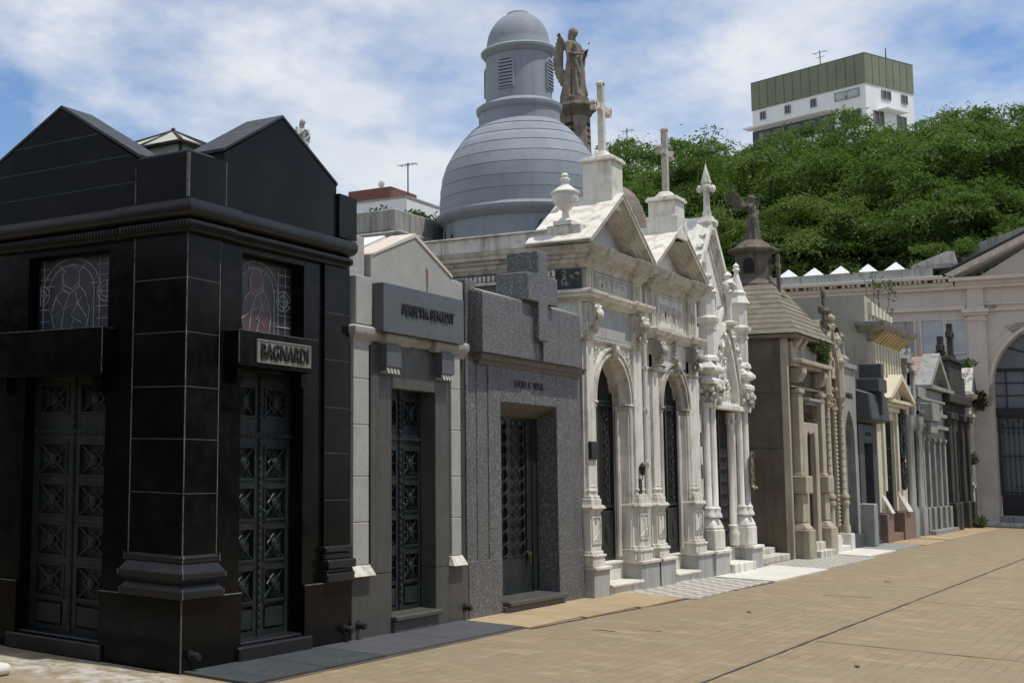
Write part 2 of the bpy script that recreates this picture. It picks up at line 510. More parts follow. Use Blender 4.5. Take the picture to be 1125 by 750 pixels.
def leaves(mb, c, r, n, s, seed, flat=1., up=.3):
    q = random.Random(seed)
    for i in range(n):
        d = Vector((q.gauss(0, 1), q.gauss(0, 1), q.gauss(0, 1))).normalized() * (q.random() ** .45)
        p = Vector(c) + Vector((d.x * r[0], d.y * r[1], d.z * r[2]))
        nn = Vector((q.gauss(0, 1), q.gauss(0, 1), q.gauss(0, 1) + up)).normalized()
        a = nn.cross(Vector((q.gauss(0, 1), q.gauss(0, 1), q.gauss(0, 1)))).normalized()
        b = nn.cross(a)
        l = s * q.uniform(.6, 1.3); w = l * .42
        mb.add([tuple(p - a * l), tuple(p + b * w), tuple(p + a * l), tuple(p - b * w)], [(0, 1, 2, 3)])
# ------------------------------------------------------------------ doors
def panel_door(root, T, a0, a1, z0, z1, rows, base_z, mat='bronze', bar=None, style=0):
    """two leaves of framed panels with crossed bars; o=0 is the door plane"""
    mid = (a0 + a1) / 2
    for side in (0, 1):
        l0, l1 = (a0, mid - .004) if side == 0 else (mid + .004, a1)
        mb = MB(T)
        fw = .075
        mb.box(-.05, -.035, l0, l1, z0, z1)
        mb.box(-.036, 0, l0, l0 + fw, z0, z1)
        mb.box(-.036, 0, l1 - fw, l1, z0, z1)
        ph = rows[0][1]
        edges = []
        for zc, h in rows:
            edges.append((zc - h / 2, zc + h / 2))
        prev = z1
        for lo, hi in edges:
            mb.box(-.036, -.001, l0 + fw, l1 - fw, hi, prev)
            prev = lo
        mb.box(-.036, -.001, l0 + fw, l1 - fw, base_z, prev)
        # base board
        mb.box(-.036, -.001, l0 + fw, l1 - fw, z0, z0 + .05)
        mb.box(-.034, .006, l0 + fw + .02, l1 - fw - .02, z0 + .07, base_z - .03)
        for lo, hi in edges:
            c = (l0 + l1) / 2; zc = (lo + hi) / 2
            w = (l1 - l0) / 2 - fw; h = (hi - lo) / 2
            for y0_, y1_, q0, q1 in ((c - w, c + w, lo - .012, lo + .006), (c - w, c + w, hi - .006, hi + .012), (c - w - .012, c - w + .006, lo - .012, hi + .012), (c + w - .006, c + w + .012, lo - .012, hi + .012)):
                mb.box(-.01, .010, y0_, y1_, q0, q1)
            for sx in (-1, 1):
                mb.tube([(-.012, c - w * sx, zc - h), (-.012, c + w * sx, zc + h)], .011, 5)
            if style == 0:
                for k in range(4):
                    a = PI / 2 * k; b = PI / 2 * (k + 1)
                    mb.tube([(-.01, c + w * .58 * math.cos(a), zc + h * .62 * math.sin(a)), (-.01, c + w * .58 * math.cos(b), zc + h * .62 * math.sin(b))], .010, 5)
            else:
                mb.tube([(-.012, c, zc - h), (-.012, c, zc + h)], .008, 5)
                mb.tube([(-.012, c - w, zc), (-.012, c + w, zc)], .008, 5)
                for k in range(4):
                    a = PI / 4 + PI / 2 * k
                    mb.blob((-.008, c + w * .5 * math.cos(a), zc + h * .5 * math.sin(a)), (.012, .022, .034), 6, 4)
            mb.blob((0, c, zc), (.022, .042, .055), 8, 5)
        mb.build('door_leaf', mat, root)
    mb = MB(T)
    pts = [(.012, mid, z0 + .02), (.012, mid, z1)]
    mb.box(-.01, .012, mid - .022, mid + .022, z0, z1)
    k = 0; z = z0 + .1
    while z < z1 - .05:
        mb.blob((.014, mid, z), (.012, .018, .03), 5, 4); z += .07
    if bar:
        mb.box(-.01, .012, a0, a1, bar - .02, bar + .02)
        y = a0 + .04
        while y < a1:
            mb.blob((.014, y, bar), (.012, .026, .018), 5, 4); y += .06
    d = mb.build('door_astragal', mat, root)
    mb = MB(T)
    mb.tube([(.02, mid + .03, z0 + 1.08), (.05, mid + .03, z0 + 1.06), (.05, mid + .03, z0 + .98), (.02, mid + .03, z0 + .96)], .008, 6)
    mb.build('door_handle', mat, d)

def sainted_window(root, T, a0, a1, z0, z1, flip=False):
    """leaded window: praying figure under an arch, wheel crosses at the sides"""
    mb = MB(T); mb.box(-.012, 0, a0, a1, z0, z1)
    w = mb.build('window', 'stainpane', root)
    W = a1 - a0; Hh = z1 - z0
    def P(u, v):
        if flip: u = 1 - u
        return (a0 + u * W, z0 + v * Hh)
    fig = [(.22, 0), (.16, .25), (.22, .46), (.31, .56), (.30, .75), (.36, .88), (.45, .9), (.52, .78), (.52, .6), (.6, .5), (.66, .25), (.62, 0)]
    mb = MB(T); mb.prism([P(*p) for p in fig], 'x', .001, .003)
    mb.build('figure_glass', 'stainpane' if flip else 'stainred', w)
    mb = MB(T)
    def line(pts, r=.0045):
        mb.tube([(.004,) + P(*p) for p in pts], r, 4)
    line(fig)
    line([(.31, .56), (.4, .5), (.52, .6)]); line([(.3, .75), (.33, .62), (.42, .56), (.5, .64)])
    line([(.4, .5), (.33, .3), (.3, 0)]); line([(.48, .52), (.5, .38), (.62, .18)]); line([(.33, .3), (.5, .38), (.42, 0)])
    line([(.22, .46), (.33, .3), (.18, .18)]); line([(.55, .45), (.42, .2), (.56, .1)])
    for rr, rh in ((.36, .42), (.29, .33)):
        line([(.42 - rr * math.cos(a), .56 + rh * math.sin(a)) for a in [PI * i / 12 for i in range(13)]])
    line([(.06, 0), (.06, .56)]); line([(.78, 0), (.78, .56)]); line([(.71, 0), (.71, .56)])
    for u in (.06, .78, .9):
        line([(u, 0), (u, 1)], .0036)
    for v in (.14, .3, .72, .86):
        line([(0, v), (.14, v)], .0036); line([(.74, v), (1, v)], .0036)
    for cx in (.02, .87):
        for k in (.6, 1.):
            line([(cx + .12 * k * math.cos(a), .5 + .14 * k * math.sin(a)) for a in [2 * PI * i / 16 for i in range(17)] if 0 <= cx + .12 * k * math.cos(a) <= 1])
        line([(max(0, cx - .12), .5), (cx + .12, .5)]); line([(cx, .36), (cx, .64)])
    line([(.27, .9), (.33, .8)]); line([(.6, .9), (.53, .8)]); line([(.1, .62), (.2, .62)]); line([(.66, .62), (.75, .62)])
    mb.build('lead_lines', 'lead', w)
    mb = MB(T)
    t = .018
    for b in ((a0, a1, z0, z0 + t), (a0, a1, z1 - t, z1), (a0, a0 + t, z0 + t, z1 - t), (a1 - t, a1, z0 + t, z1 - t)):
        mb.box(-.002, .014, *b)
    mb.build('window_frame', 'bronze', w)

def spout(root, T, a, z, mat='bronze'):
    mb = MB(T)
    mb.tube([(0, a, z), (.012, a, z)], .045, 10)
    mb.tube([(.012, a, z), (.05, a, z)], .026, 10)
    mb.tube([(.05, a, z), (.085, a, z)], .036, 10, .030)
    mb.build('water_spout', mat, root, smooth=True)

# ================================================================== black mausoleum
Y0 = 7.914
def black():
    root = thing('mausoleum', 'polished black granite corner mausoleum with two gables and BAGNARDI nameplate', 'mausoleum', (-1.3, 9.18, 0), 'mausoleums along the walkway')
    TR = lambda o, a, z: (o, Y0 + a, z)
    TL = lambda o, a, z: (-a, Y0 - o, z)
    W = 2.536
    # core
    mb = MB()
    mb.box(-3.2, -.25, Y0 + .25, Y0 + W, 0, 4.02)
    mb.build('wall', 'black', root)
    for T, p in ((TR, dict(W=2.536, pil=.44, o0=.795, o1=1.745, g0=.495, gp=1.36, g1=2.28, gz=(4.25, 4.73, 4.27), sb=(.55, 1.76, 2.45, 2.74))),
                 (TL, dict(W=3.2, pil=.56, o0=.885, o1=1.865, g0=.575, gp=1.50, g1=2.5, gz=(4.18, 4.76, 4.25), sb=(.80, 2.2, 2.35, 2.745)))):
        W_ = p['W']; o0, o1 = p['o0'], p['o1']; D = -.17
        st = .25 if T is TR else 0.   # the two faces meet without overlapping
        mb = MB(T)
        aa = .03 if T is TR else .03
        e = -.03
        a_in = .26 if T is TL else .03
        mb.box(D - .1, e, a_in, o0, .56, 3.62)
        mb.box(D - .1, e, o1, W_, .56, 3.62)
        mb.box(D - .1, e, o0, o1, 2.42, 2.765)
        mb.box(D - .1, e, o0, o1, 3.435, 3.62)
        # niche frame edge
        mb.build('facing', 'black', root, bevel=.004)
        mb = MB(T)
        mb.box(D - .1, 0, (.0 if T is TR else .26), o0, 0, .57)
        mb.box(D - .1, 0, o1, W_, 0, .57)
        mb.build('plinth', 'black', root, bevel=.004)
        if T is TR:
            mb = MB(T)
            mb.box(D - .1, -.001, 2.05, W_ - .045, .58, 3.5)
            mb.build('pilaster', 'black', root, bevel=.004)
            mb = MB(T)
            for k, (z0, z1, o) in enumerate(((.575, .66, .055), (.66, .70, .035), (.70, .78, .065), (.78, .84, .02), (.84, .9, .035))):
                mb.box(-.05, o, 2.04, W_ - .045 + o * .4, z0, z1)
            mb.build('pilaster_base', 'blackdull', root, bevel=.01)
        # threshold step
        mb = MB(T); mb.box(D - .05, .035, o0 - .06, o1 + .09, 0 if T is TR else 0, .135)
        mb.box(D - .05, -.02, o0, o1, .135, .16)
        mb.build('threshold', 'blackdull', root, bevel=.012)
        TD = (lambda o, a, z, T=T: T(o + D, a, z))
        rows = [(2.17, .25), (1.64, .27), (1.29, .27), (.94, .27), (.59, .27)]
        panel_door(root, TD, o0, o1, .16, 2.42, rows, .42, bar=1.88)
        sainted_window(root, TD, o0 + .01, o1 - .01, 2.77, 3.43, flip=(T is TL))
        # balcony box that carries the name
        b = p['sb']
        mb = MB(T)
        mb.box(-.04, .12, b[0], b[1], b[2], b[3])
        mb.box(-.04, .05, b[0] + .08, b[0] + .17, b[2] - .14, b[2])
        mb.box(-.04, .05, b[1] - .17, b[1] - .08, b[2] - .14, b[2])
        mb.build('name_ledge', 'black', root, bevel=.006)
        mb = MB(T)
        mb.box(-.04, .1205, b[0] + .01, b[1] - .01, b[3] + .001, b[3] + .006)
        mb.box(.1202, .1225, b[0] - .002, b[0] + .006, b[2] + .02, b[3])
        # white joints
        mb.box(-.01, .0035, .0 if T is TR else .0, o0, .567, .575)
        mb.box(-.01, .0035, o1, W_, .567, .575)
        mb.build('mortar_joint', 'joint', root)
        if T is TR:
            # nameplate
            mb = MB(T); mb.box(.119, .128, .80, 1.62, 2.485, 2.685)
            for q in ((.80, 1.62, 2.485, 2.497), (.80, 1.62, 2.673, 2.685), (.80, .812, 2.497, 2.673), (1.608, 1.62, 2.497, 2.673)):
                mb.box(.126, .134, *q)
            pl = mb.build('nameplate', 'plate', root)
            text(pl, 'name_letters', 'BAGNARDI', 'letter', lambda a, u, o: T(.128 + o, 1.21 + a, 2.585 + u), .135, .016, width=.72)
        # gable
        g0, gp, g1 = p['g0'], p['gp'], p['g1']; za, zp, zb = p['gz']
        mb = MB(T)
        mb.prism([(g0, 3.74), (g0, za), (gp, zp), (g1, zb), (g1, 3.74)], 'x', -.34, -.02)
        mb.build('gable', 'black', root, bevel=.004)
        mb = MB(T)
        mb.prism([(g0 - .02, za + .002), (g0 - .02, za + .035), (gp, zp + .035), (gp, zp + .002)], 'x', -.42, -.012)
        mb.prism([(gp, zp + .002), (gp, zp + .035), (g1 + .01, zb + .035), (g1 + .01, zb + .002)], 'x', -.42, -.012)
        if T is TL:
            mb.box(-.3, -.03, 1.72, 1.79, 4.6, 4.67); mb.box(-.3, -.03, 1.82, 1.90, 4.53, 4.6)
        mb.build('gable_coping', 'blackdull', root, bevel=.004)
        mb = MB(T)
        if T is TR:
            mb.box(-.36, .012, g1 + .003, 2.60, 3.78, 4.2)
        else:
            mb.box(-.36, .012, g1 + .003, 3.2, 3.78, 4.2)
        mb.build('parapet_block', 'black', root, bevel=.004)
        if T is TR:
            for a, z in ((.13, .13), (2.42, .135)): spout(root, T, a, z)
    mb = MB(TL)
    for z in (3.98, 4.22, 4.46):
        k = (z - 4.18) / .58
        lo = .6 if z < 4.18 else .6 + .92 * k; hi = 2.5 if z < 4.25 else 2.5 - .98 * (z - 4.25) / .51
        mb.box(-.03, -.019, lo, hi, z, z + .005)
    mb.build('panel_joint', 'charcoal', root)
    # corner pier
    mb = MB(); mb.box(-.56, 0.0, Y0 - .0, Y0 + .435, .575, 3.52)
    mb.build('corner_pilaster', 'black', root, bevel=.004)
    mb = MB()
    for z0, z1, o0_, o1_ in ((.575, .63, .05, .05), (.63, .68, .05, .012), (.68, .73, .012, .06), (.73, .77, .06, .06), (.77, .85, .06, .008), (.85, .885, .02, .02), (.885, .91, .028, .0)):
        mb.frus((-.56 - o0_, o0_, Y0 - o0_, Y0 + .435 + o0_), z0, (-.56 - o1_, o1_, Y0 - o1_, Y0 + .435 + o1_), z1)
    mb.build('pilaster_base', 'blackdull', root, bevel=.003)
    mb = MB(); mb.box(-.55, 0.015, Y0 - .015, Y0 + .485, 3.76, 4.165)
    mb.box(-.52, -.02, Y0 + .02, Y0 + .45, 4.165, 4.185)
    mb.build('parapet_block', 'black', root, bevel=.006)
    mb = MB()
    g = .0035
    mb.box(-.005, g, Y0 - g, Y0 + .005, 0, .57)
    mb.box(-.004, g, Y0 - g, Y0 + .004, .91, 3.5)
    mb.box(-.012, .0185, Y0 - .0185, Y0 - .008, 3.78, 4.15)
    mb.box(-.004, g, Y0 + .434, Y0 + .441, .91, 3.5); mb.box(-.004, .014, Y0 + .487, Y0 + .495, 3.78, 4.15)
    mb.box(-.569, -.561, Y0 - g, Y0 + .004, .91, 3.5); mb.box(-.568, -.556, Y0 - .016, Y0 + .004, 3.78, 4.1)
    mb.box(.024, .03, Y0 - .03, Y0 - .01, .885, .91)
    for z0, z1, o in ((.575, .63, .05), (.73, .77, .06), (.85, .91, .024)):
        mb.box(o - .004, o + .003, Y0 - o - .003, Y0 - o + .005, z0, z1)
        mb.box(o - .004, o + .002, Y0 + .43 + o, Y0 + .438 + o, z0, z1)
        mb.box(-.568 - o, -.56 - o, Y0 - o - .002, Y0 - o + .004, z0, z1)
    mb.build('mortar_joint', 'joint', root)
    mb = MB()
    for z in (1.39, 1.82, 2.24, 2.68, 3.12):
        mb.box(-.565, .0018, Y0 - .0018, Y0 + .44, z, z + .006)
        mb.box(-.03, .0012, Y0 + 2.06, Y0 + 2.49, z - .08, z - .075)
    mb.build('panel_joint', 'greygranite', root)
    # cornice follows both faces and breaks forward round the corner pier
    path = [(-3.2, Y0 + .02), (-.6, Y0 + .02), (-.6, Y0 - .01), (.01, Y0 - .01), (.01, Y0 + .475), (-.02, Y0 + .475), (-.02, Y0 + 2.38), (-.6, Y0 + 2.38)]
    mb = MB()
    mb.sweep(path, [(.0, 3.49), (.05, 3.495), (.055, 3.515), (.07, 3.52), (.08, 3.545), (.075, 3.58), (.05, 3.595)])
    mb.build('rope_moulding', 'blackdull', root, smooth=True)
    mb = MB()
    def rope(x0, y0_, x1, y1_, o):
        L = math.hypot(x1 - x0, y1_ - y0_); n = int(L / .035)
        for i in range(n):
            t = (i + .5) / n
            mb.blob((x0 + (x1 - x0) * t, y0_ + (y1_ - y0_) * t, 3.55), (.016 if x0 != x1 else .022, .022 if x0 != x1 else .016, .03), 5, 4)
    rope(.085, Y0 - .08, .085, Y0 + .54, 0); rope(.058, Y0 + .56, .058, Y0 + 2.42, 0)
    rope(-.66, Y0 - .085, .085, Y0 - .085, 0); rope(-3.2, Y0 - .06, -.7, Y0 - .06, 0)
    mb.build('rope_moulding', 'blackdull', root)
    mb = MB()
    mb.sweep(path, [(.0, 3.60), (.05, 3.60), (.08, 3.615), (.10, 3.64), (.11, 3.67), (.11, 3.71), (.10, 3.735), (.10, 3.745), (.05, 3.757)])
    mb.build('cornice', 'blackdull', root, smooth=True)
    # glazed lantern on the roof
    mb = MB()
    c = (-1.25, 9.22)
    mb.frus((c[0] - .5, c[0] + .5, c[1] - .5, c[1] + .5), 4.02, (c[0] - .5, c[0] + .5, c[1] - .5, c[1] + .5), 4.50)
    mb.frus((c[0] - .54, c[0] + .54, c[1] - .54, c[1] + .54), 4.51, (c[0] - .02, c[0] + .02, c[1] - .02, c[1] + .02), 4.78)
    sk = mb.build('skylight', 'skyglass', root)
    mb = MB()
    for sx in (-1, 1):
        for sy in (-1, 1):
            mb.tube([(c[0] + sx * .55, c[1] + sy * .55, 4.52), (c[0], c[1], 4.79)], .014, 5)
            mb.tube([(c[0] + sx * .5, c[1] + sy * .5, 4.1), (c[0] + sx * .5, c[1] + sy * .5, 4.51)], .018, 5)
        mb.tube([(c[0] - .55, c[1] + sx * .55, 4.51), (c[0] + .55, c[1] + sx * .55, 4.51)], .016, 5)
        mb.tube([(c[0] + sx * .55, c[1] - .55, 4.51), (c[0] + sx * .55, c[1] + .55, 4.51)], .016, 5)
        mb.tube([(c[0], c[1] + sx * .55, 4.52), (c[0], c[1], 4.79)], .012, 5)
        mb.tube([(c[0] + sx * .55, c[1], 4.52), (c[0], c[1], 4.79)], .012, 5)
        mb.tube([(c[0] + sx * .5, c[1], 4.1), (c[0] + sx * .5, c[1], 4.51)], .012, 5)
        mb.tube([(c[0], c[1] + sx * .5, 4.1), (c[0], c[1] + sx * .5, 4.51)], .012, 5)
    mb.blob((c[0], c[1], 4.8), .025, 6, 4)
    mb.build('skylight_frame', 'darkstone', sk)
    mb = MB()
    for k, (x, y, a) in enumerate(((-.68, 9.2, .3), (-.75, 8.75, -.4), (-.6, 8.6, .9), (-1.2, 8.3, .1))):
        mb.blob((x, y, 4.08), (.16, .12, .08), 6, 4, Matrix.Rotation(a, 3, 'Z'), .3, k)
    mb.build('roof_rubble', 'whitepaint', root)
black()

# ================================================================== pale pilaster tomb (PERSETIA BENEDIT)
def tomb_grey():
    root = thing('mausoleum', 'grey granite mausoleum with pale pilasters, small gable and PERSETIA BENEDIT box lettering', 'mausoleum', (-1.3, 11.65, 0), 'mausoleums along the walkway')
    TI = lambda x, y, z: (x, y, z)
    T = lambda o, a, z: (o, a, z)
    a0, a1, D = 11.2, 12.11, -.17
    mb = MB(); mb.box(-2.6, -.27, 10.46, 12.84, 0, 3.3)
    mb.box(-.27, -.03, 10.46, 10.8, .62, 2.98); mb.box(-.27, -.03, 12.42, 12.84, .62, 3.3)
    mb.build('wall', 'darkstone', root)
    mb = MB()
    mb.box(-.27, 0, 10.455, a0, 0, .6); mb.box(-.27, 0, a1, 12.845, 0, .6)
    mb.build('plinth', 'greygranite', root, bevel=.006)
    mb = MB()
    mb.box(-.27, .001, 10.80, a0, .603, 2.86); mb.box(-.27, .001, a1, 12.41, .603, 2.86)
    mb.box(-.27, .001, a0, a1, 2.4, 2.86)
    mb.build('door_surround', 'greygranite', root, bevel=.006)
    mb = MB(); mb.box(D - .05, .07, a0 - .02, a1 + .02, .135, .185); mb.box(D - .05, .03, a0 + .001, a1 - .001, 0, .135)
    mb.build('door_step', 'greygranite', root, bevel=.01)
    for y0, y1, zt in ((10.46, 10.74, 2.82), (12.45, 12.66, 2.82)):
        mb = MB(); z = .70
        zz = [.70, 1.1, 1.53, 2.02, 2.46, 2.82]
        for i in range(len(zz) - 1):
            mb.box(-.2, .012, y0, y1, zz[i] + .004, zz[i + 1] - .004)
        mb.box(-.2, .006, y0 + .003, y1 - .003, .7, 2.82)
        mb.build('pilaster', 'lightgranite', root, bevel=.005)
        mb = MB(); mb.frus((-.1, .075, y0 - .06, y1 + .04), .602, (-.1, .014, y0 - .03, y1 + .02), .70)
        mb.build('pilaster_base', 'marblepale', root, bevel=.004)
    mb = MB()
    mb.box(-.3, .04, 10.34 + .12, 10.76, 2.98, 3.45)
    mb.build('side_block', 'lightgranite', root, bevel=.008)
    mb = MB()
    mb.sweep([(-.4, 10.46), (.0, 10.46), (.0, 10.76), (-.02, 10.76), (-.02, 12.8)], [(.01, 2.80), (.02, 2.84), (.06, 2.87), (.075, 2.9), (.075, 2.95), (.05, 2.97)])
    mb.sweep([(-.02, 10.98), (.05, 10.98), (.05, 11.45), (-.02, 11.45)], [(.01, 2.82), (.03, 2.85), (.06, 2.88), (.06, 2.92)])
    mb.sweep([(-.02, 12.0), (.05, 12.0), (.05, 12.42), (-.02, 12.42)], [(.01, 2.82), (.03, 2.85), (.06, 2.88), (.06, 2.92)])
    mb.build('cornice', 'lightgranite', root, smooth=True)
    for y0, y1 in ((10.95, 11.24), (12.1, 12.38)):
        mb = MB(); mb.box(-.02, .09, y0, y1, 2.60, 2.82)
        mb.box(-.02, .07, y0 + .01, y1 - .01, 2.56, 2.6)
        cb = mb.build('corbel', 'bluegranite', root, bevel=.004)
        mb = MB()
        for k in range(4):
            y = y0 + .02 + k * (y1 - y0 - .03) / 4
            mb.frus((.0, .095, y, y + .04), 2.535, (.0, .075, y, y + .04), 2.60)
        mb.build('corbel_tooth', 'lightgranite', cb)
    mb = MB(); mb.box(-.3, .16, 10.765, 12.46, 2.925, 3.405)
    bx = mb.build('name_box', 'bluegranite', root, bevel=.006)
    text(bx, 'name_letters', 'PERSETIA BENEDIT', 'letter', lambda a, u, o: (.16 + o, 11.67 + a, 3.175 + u), .115, .014, width=1.1)
    mb = MB(); mb.box(-.3, .01, 12.47, 12.63, 2.98, 3.32); mb.box(-.3, -.01, 12.5, 12.78, 3.32, 3.64)
    mb.build('side_block', 'lightgranite', root, bevel=.006)
    mb = MB()
    mb.prism([(10.8, 3.40), (10.8, 3.70), (11.68, 4.02), (12.5, 3.68), (12.5, 3.40)], 'x', -.3, .0)
    mb.build('gable', 'gable', root, bevel=.005)
    mb = MB(); mb.prism([(10.82, 3.69), (10.82, 3.71), (11.68, 4.03), (12.5, 3.69), (12.5, 3.66), (11.68, 3.99)], 'x', -.28, .012)
    mb.build('gable_edge', 'pinktrim', root)
    mb = MB(); mb.prism([(10.76, 3.40), (10.76, 3.70), (11.66, 4.04), (12.5, 3.70), (12.5, 3.4)], 'x', -.75, -.34)
    mb.box(-.75, -.3, 12.5, 12.8, 3.3, 3.66)
    mb.build('roof_slab', 'whitepaint', root, bevel=.006)
    mb = MB(); mb.box(-.8, -.05, 10.46, 10.76, 3.45, 3.86)
    mb.box(-.80, -.05, 12.5, 12.78, 3.645, 3.66)
    mb.build('parapet_block', 'lightgranite', root, bevel=.008)
    mb = MB(); mb.prism([(11.93, 3.52), (11.965, 3.5), (11.97, 3.66), (11.95, 3.7), (11.91, 3.69)], 'x', -.01, .0025)
    mb.prism([(11.935, 3.42), (11.955, 3.42), (11.96, 3.52), (11.93, 3.52)], 'x', -.01, .002)
    mb.build('rust_stain', 'rust', root)
    rows = [(2.17, .26), (1.66, .27), (1.31, .27), (.96, .27), (.61, .27)][:5]
    panel_door(root, lambda o, a, z: (o + D, a, z), a0, a1, .18, 2.42, rows, .44, bar=1.9, style=1)
    for y in (10.56, 12.74): spout(root, T, y, .15)
tomb_grey()

# ================================================================== speckled granite tomb with cross
def tomb_cross():
    root = thing('mausoleum', 'dark speckled granite mausoleum with a thick square cut cross over its door', 'mausoleum', (-1.3, 14.5, 0), 'mausoleums along the walkway')
    a0, a1 = 13.68, 15.27
    mb = MB()
    mb.box(-2.2, -.33, 12.86, 16.06, 0, 3.55)
    mb.box(-.33, -.02, 12.86, 13.1, 0, 3.7)
    mb.box(-.33, -.012, 13.1, 13.37, .0, 2.83); mb.box(-.33, 0.0, 13.37, a0, .0, 2.83); mb.box(-.33, 0.0, a1, 15.73, 0, 2.83); mb.box(-.33, -.012, 15.73, 16.06, 0, 2.9)
    mb.box(-.33, 0, a0, a1, 2.38, 2.83)
    mb.box(-.33, -.06, 13.1, 16.06, 2.9, 3.5)
    mb.build('wall', 'darkgranite', root, bevel=.005)
    mb = MB(); mb.box(-.33, .004, 12.855, a0 - .001, 0, .62); mb.box(-.33, .004, a1 + .001, 16.062, 0, .62)
    mb.build('plinth', 'darkgranite', root, bevel=.004)
    mb = MB()
    mb.add([(0, a0, 2.38), (0, a1, 2.38), (-.3, a1, 2.21), (-.3, a0, 2.21), (-.3, a0, 2.4), (-.3, a1, 2.4)], [(0, 1, 2, 3), (0, 3, 4), (1, 5, 2), (0, 4, 5, 1), (2, 5, 4, 3)])
    mb.build('sloped_lintel', 'darkgranite', root)
    mb = MB(); mb.sweep([(-.01, 13.12), (-.0, 13.12), (-.0, 15.98)], [(.0, 2.77), (.03, 2.79), (.035, 2.81), (.08, 2.83), (.09, 2.87), (.13, 2.885)])
    mb.build('moulding', 'darkgranite', root)
    x = .15; zt = 3.545
    mb = MB()
    for y0, y1 in ((12.93, 14.27), (14.55, 15.69)):
        mb.add([(-.2, y0, 2.89), (x, y0, 2.89), (x, y1, 2.89), (-.2, y1, 2.89),
                (-.2, y0, 3.66), (x, y0, zt), (x, y1, zt), (-.2, y1, 3.66)],
               [(0, 3, 2, 1), (4, 5, 6, 7), (0, 1, 5, 4), (1, 2, 6, 5), (2, 3, 7, 6), (3, 0, 4, 7)])
    mb.box(-.2, x - .03, 14.27, 14.55, 2.89, 3.5)
    mb.build('parapet_slab', 'darkgranite', root, bevel=.006)
    mb = MB()  # thin pale sheets over the dark slab tops; sun brightness put into their colour
    for y0, y1 in ((12.95, 14.265), (14.56, 15.68)):
        mb.add([(-.19, y0, 3.662), (x - .012, y0, zt + .009), (x - .012, y1, zt + .009), (-.19, y1, 3.662),
                (-.19, y0, 3.672), (x - .012, y0, zt + .019), (x - .012, y1, zt + .019), (-.19, y1, 3.672)],
               [(0, 3, 2, 1), (4, 5, 6, 7), (0, 1, 5, 4), (1, 2, 6, 5), (2, 3, 7, 6), (3, 0, 4, 7)])
    mb.build('sunlit_slope', 'gable', root)
    mb = MB()
    pl = [(14.27, 3.12), (14.55, 3.12), (14.55, 3.57), (14.83, 3.57), (14.83, 3.9), (14.55, 3.9), (14.55, 4.19), (14.27, 4.19), (14.27, 3.9), (13.98, 3.9), (13.98, 3.57), (14.27, 3.57)]
    mb.prism(pl, 'x', -.18, x + .07)
    mb.build('cross', 'darkgranite', root, bevel=.01)
    # run-off stains on the lintel
    text(root, 'name_letters', 'EDUIN  A  VIDUA', 'letter', lambda a, u, o: (.0 + o, 14.47 + a, 2.605 + u), .085, .006, width=.82)
    mb = MB(); mb.box(-.3, .09, a0 + .02, a1 + .09, .085, .14); mb.box(-.3, .05, a0 + .001, a1 + .05, 0, .085)
    mb.build('door_step', 'greygranite', root, bevel=.012)
    D = -.26
    for l0, l1, lat in ((a0, 14.44, (13.76, 14.38)), (14.45, a1, (14.5, 14.86))):
        mb = MB()
        mb.box(D - .04, D - .03, l0, l1, .14, 2.22)
        mb.box(D - .03, D, l0, lat[0], .14, 2.22); mb.box(D - .03, D, lat[1], l1, .14, 2.22)
        mb.box(D - .03, D - .001, lat[0], lat[1], .14, .56); mb.box(D - .03, D - .001, lat[0], lat[1], 2.14, 2.22)
        if l0 > 14: 
            mb.box(D, D + .02, 14.90, 14.94, .5, 2.2); mb.box(D, D + .014, 15.08, 15.12, .14, 2.2)
        dl = mb.build('door_leaf', 'bronze', root)
        mb = MB()
        w = lat[1] - lat[0]; n = 2 if w < .5 else 3
        z = .58; ph = .148
        while z < 2.13:
            for k in range(n):
                c = lat[0] + w * (k + .5) / n
                for s in (-1, 1):
                    pts = [(D + .008, c + s * (w / n * .5) * math.cos(t), z + ph / 2 + ph * .5 * math.sin(t)) for t in [-PI / 2 + PI * i / 6 for i in range(7)]]
                    mb.tube(pts, .008, 4)
                mb.blob((D + .01, c, z), (.012, .016, .02), 5, 4)
            z += ph
        mb.build('door_grille', 'bronzeblack', dl)
    mb = MB(); mb.tube([(D + .01, 14.9, .62), (D + .06, 14.9, .62), (D + .06, 14.9, .5), (D + .01, 14.9, .5)], .011, 6)
    mb.blob((D + .03, 14.93, .58), (.02, .02, .025), 6, 4)
    mb.build('door_handle', 'bronzegold', root)
tomb_cross()
# ------------------------------------------------------------------ white marble pedimented tombs
def latin_cross(mb, x, y, z, h, w, t, fancy=True):
    """budded marble cross, arms along y"""
    s = t / 2
    pl = []
    za = z + h * .66
    def bud(cy, cz):
        mb.lathe([(0.001, 0)], 0, 0, 3) if False else None
    mb.box(x - s, x + s, y - s, y + s, z, z + h)
    mb.box(x - s * .98, x + s * .98, y - w / 2, y + w / 2, za - s, za + s)
    if fancy:
        for cy, cz in ((y - w / 2, za), (y + w / 2, za), (y, z + h)):
            for dy, dz in ((0, .0), (.8, .5), (-.8, .5)):
                if cy == y: a, b = dy, dz
                else:
                    sg = 1 if cy > y else -1; a, b = dz * sg, dy
                mb.tube([(x - s * .95, cy + a * t * .55, cz + b * t * .55), (x + s * .95, cy + a * t * .55, cz + b * t * .55)], t * .48, 8)
        mb.box(x - s * .9, x + s * .9, y - w * .2, y + w * .2, za - w * .2, za - w * .02) if False else None

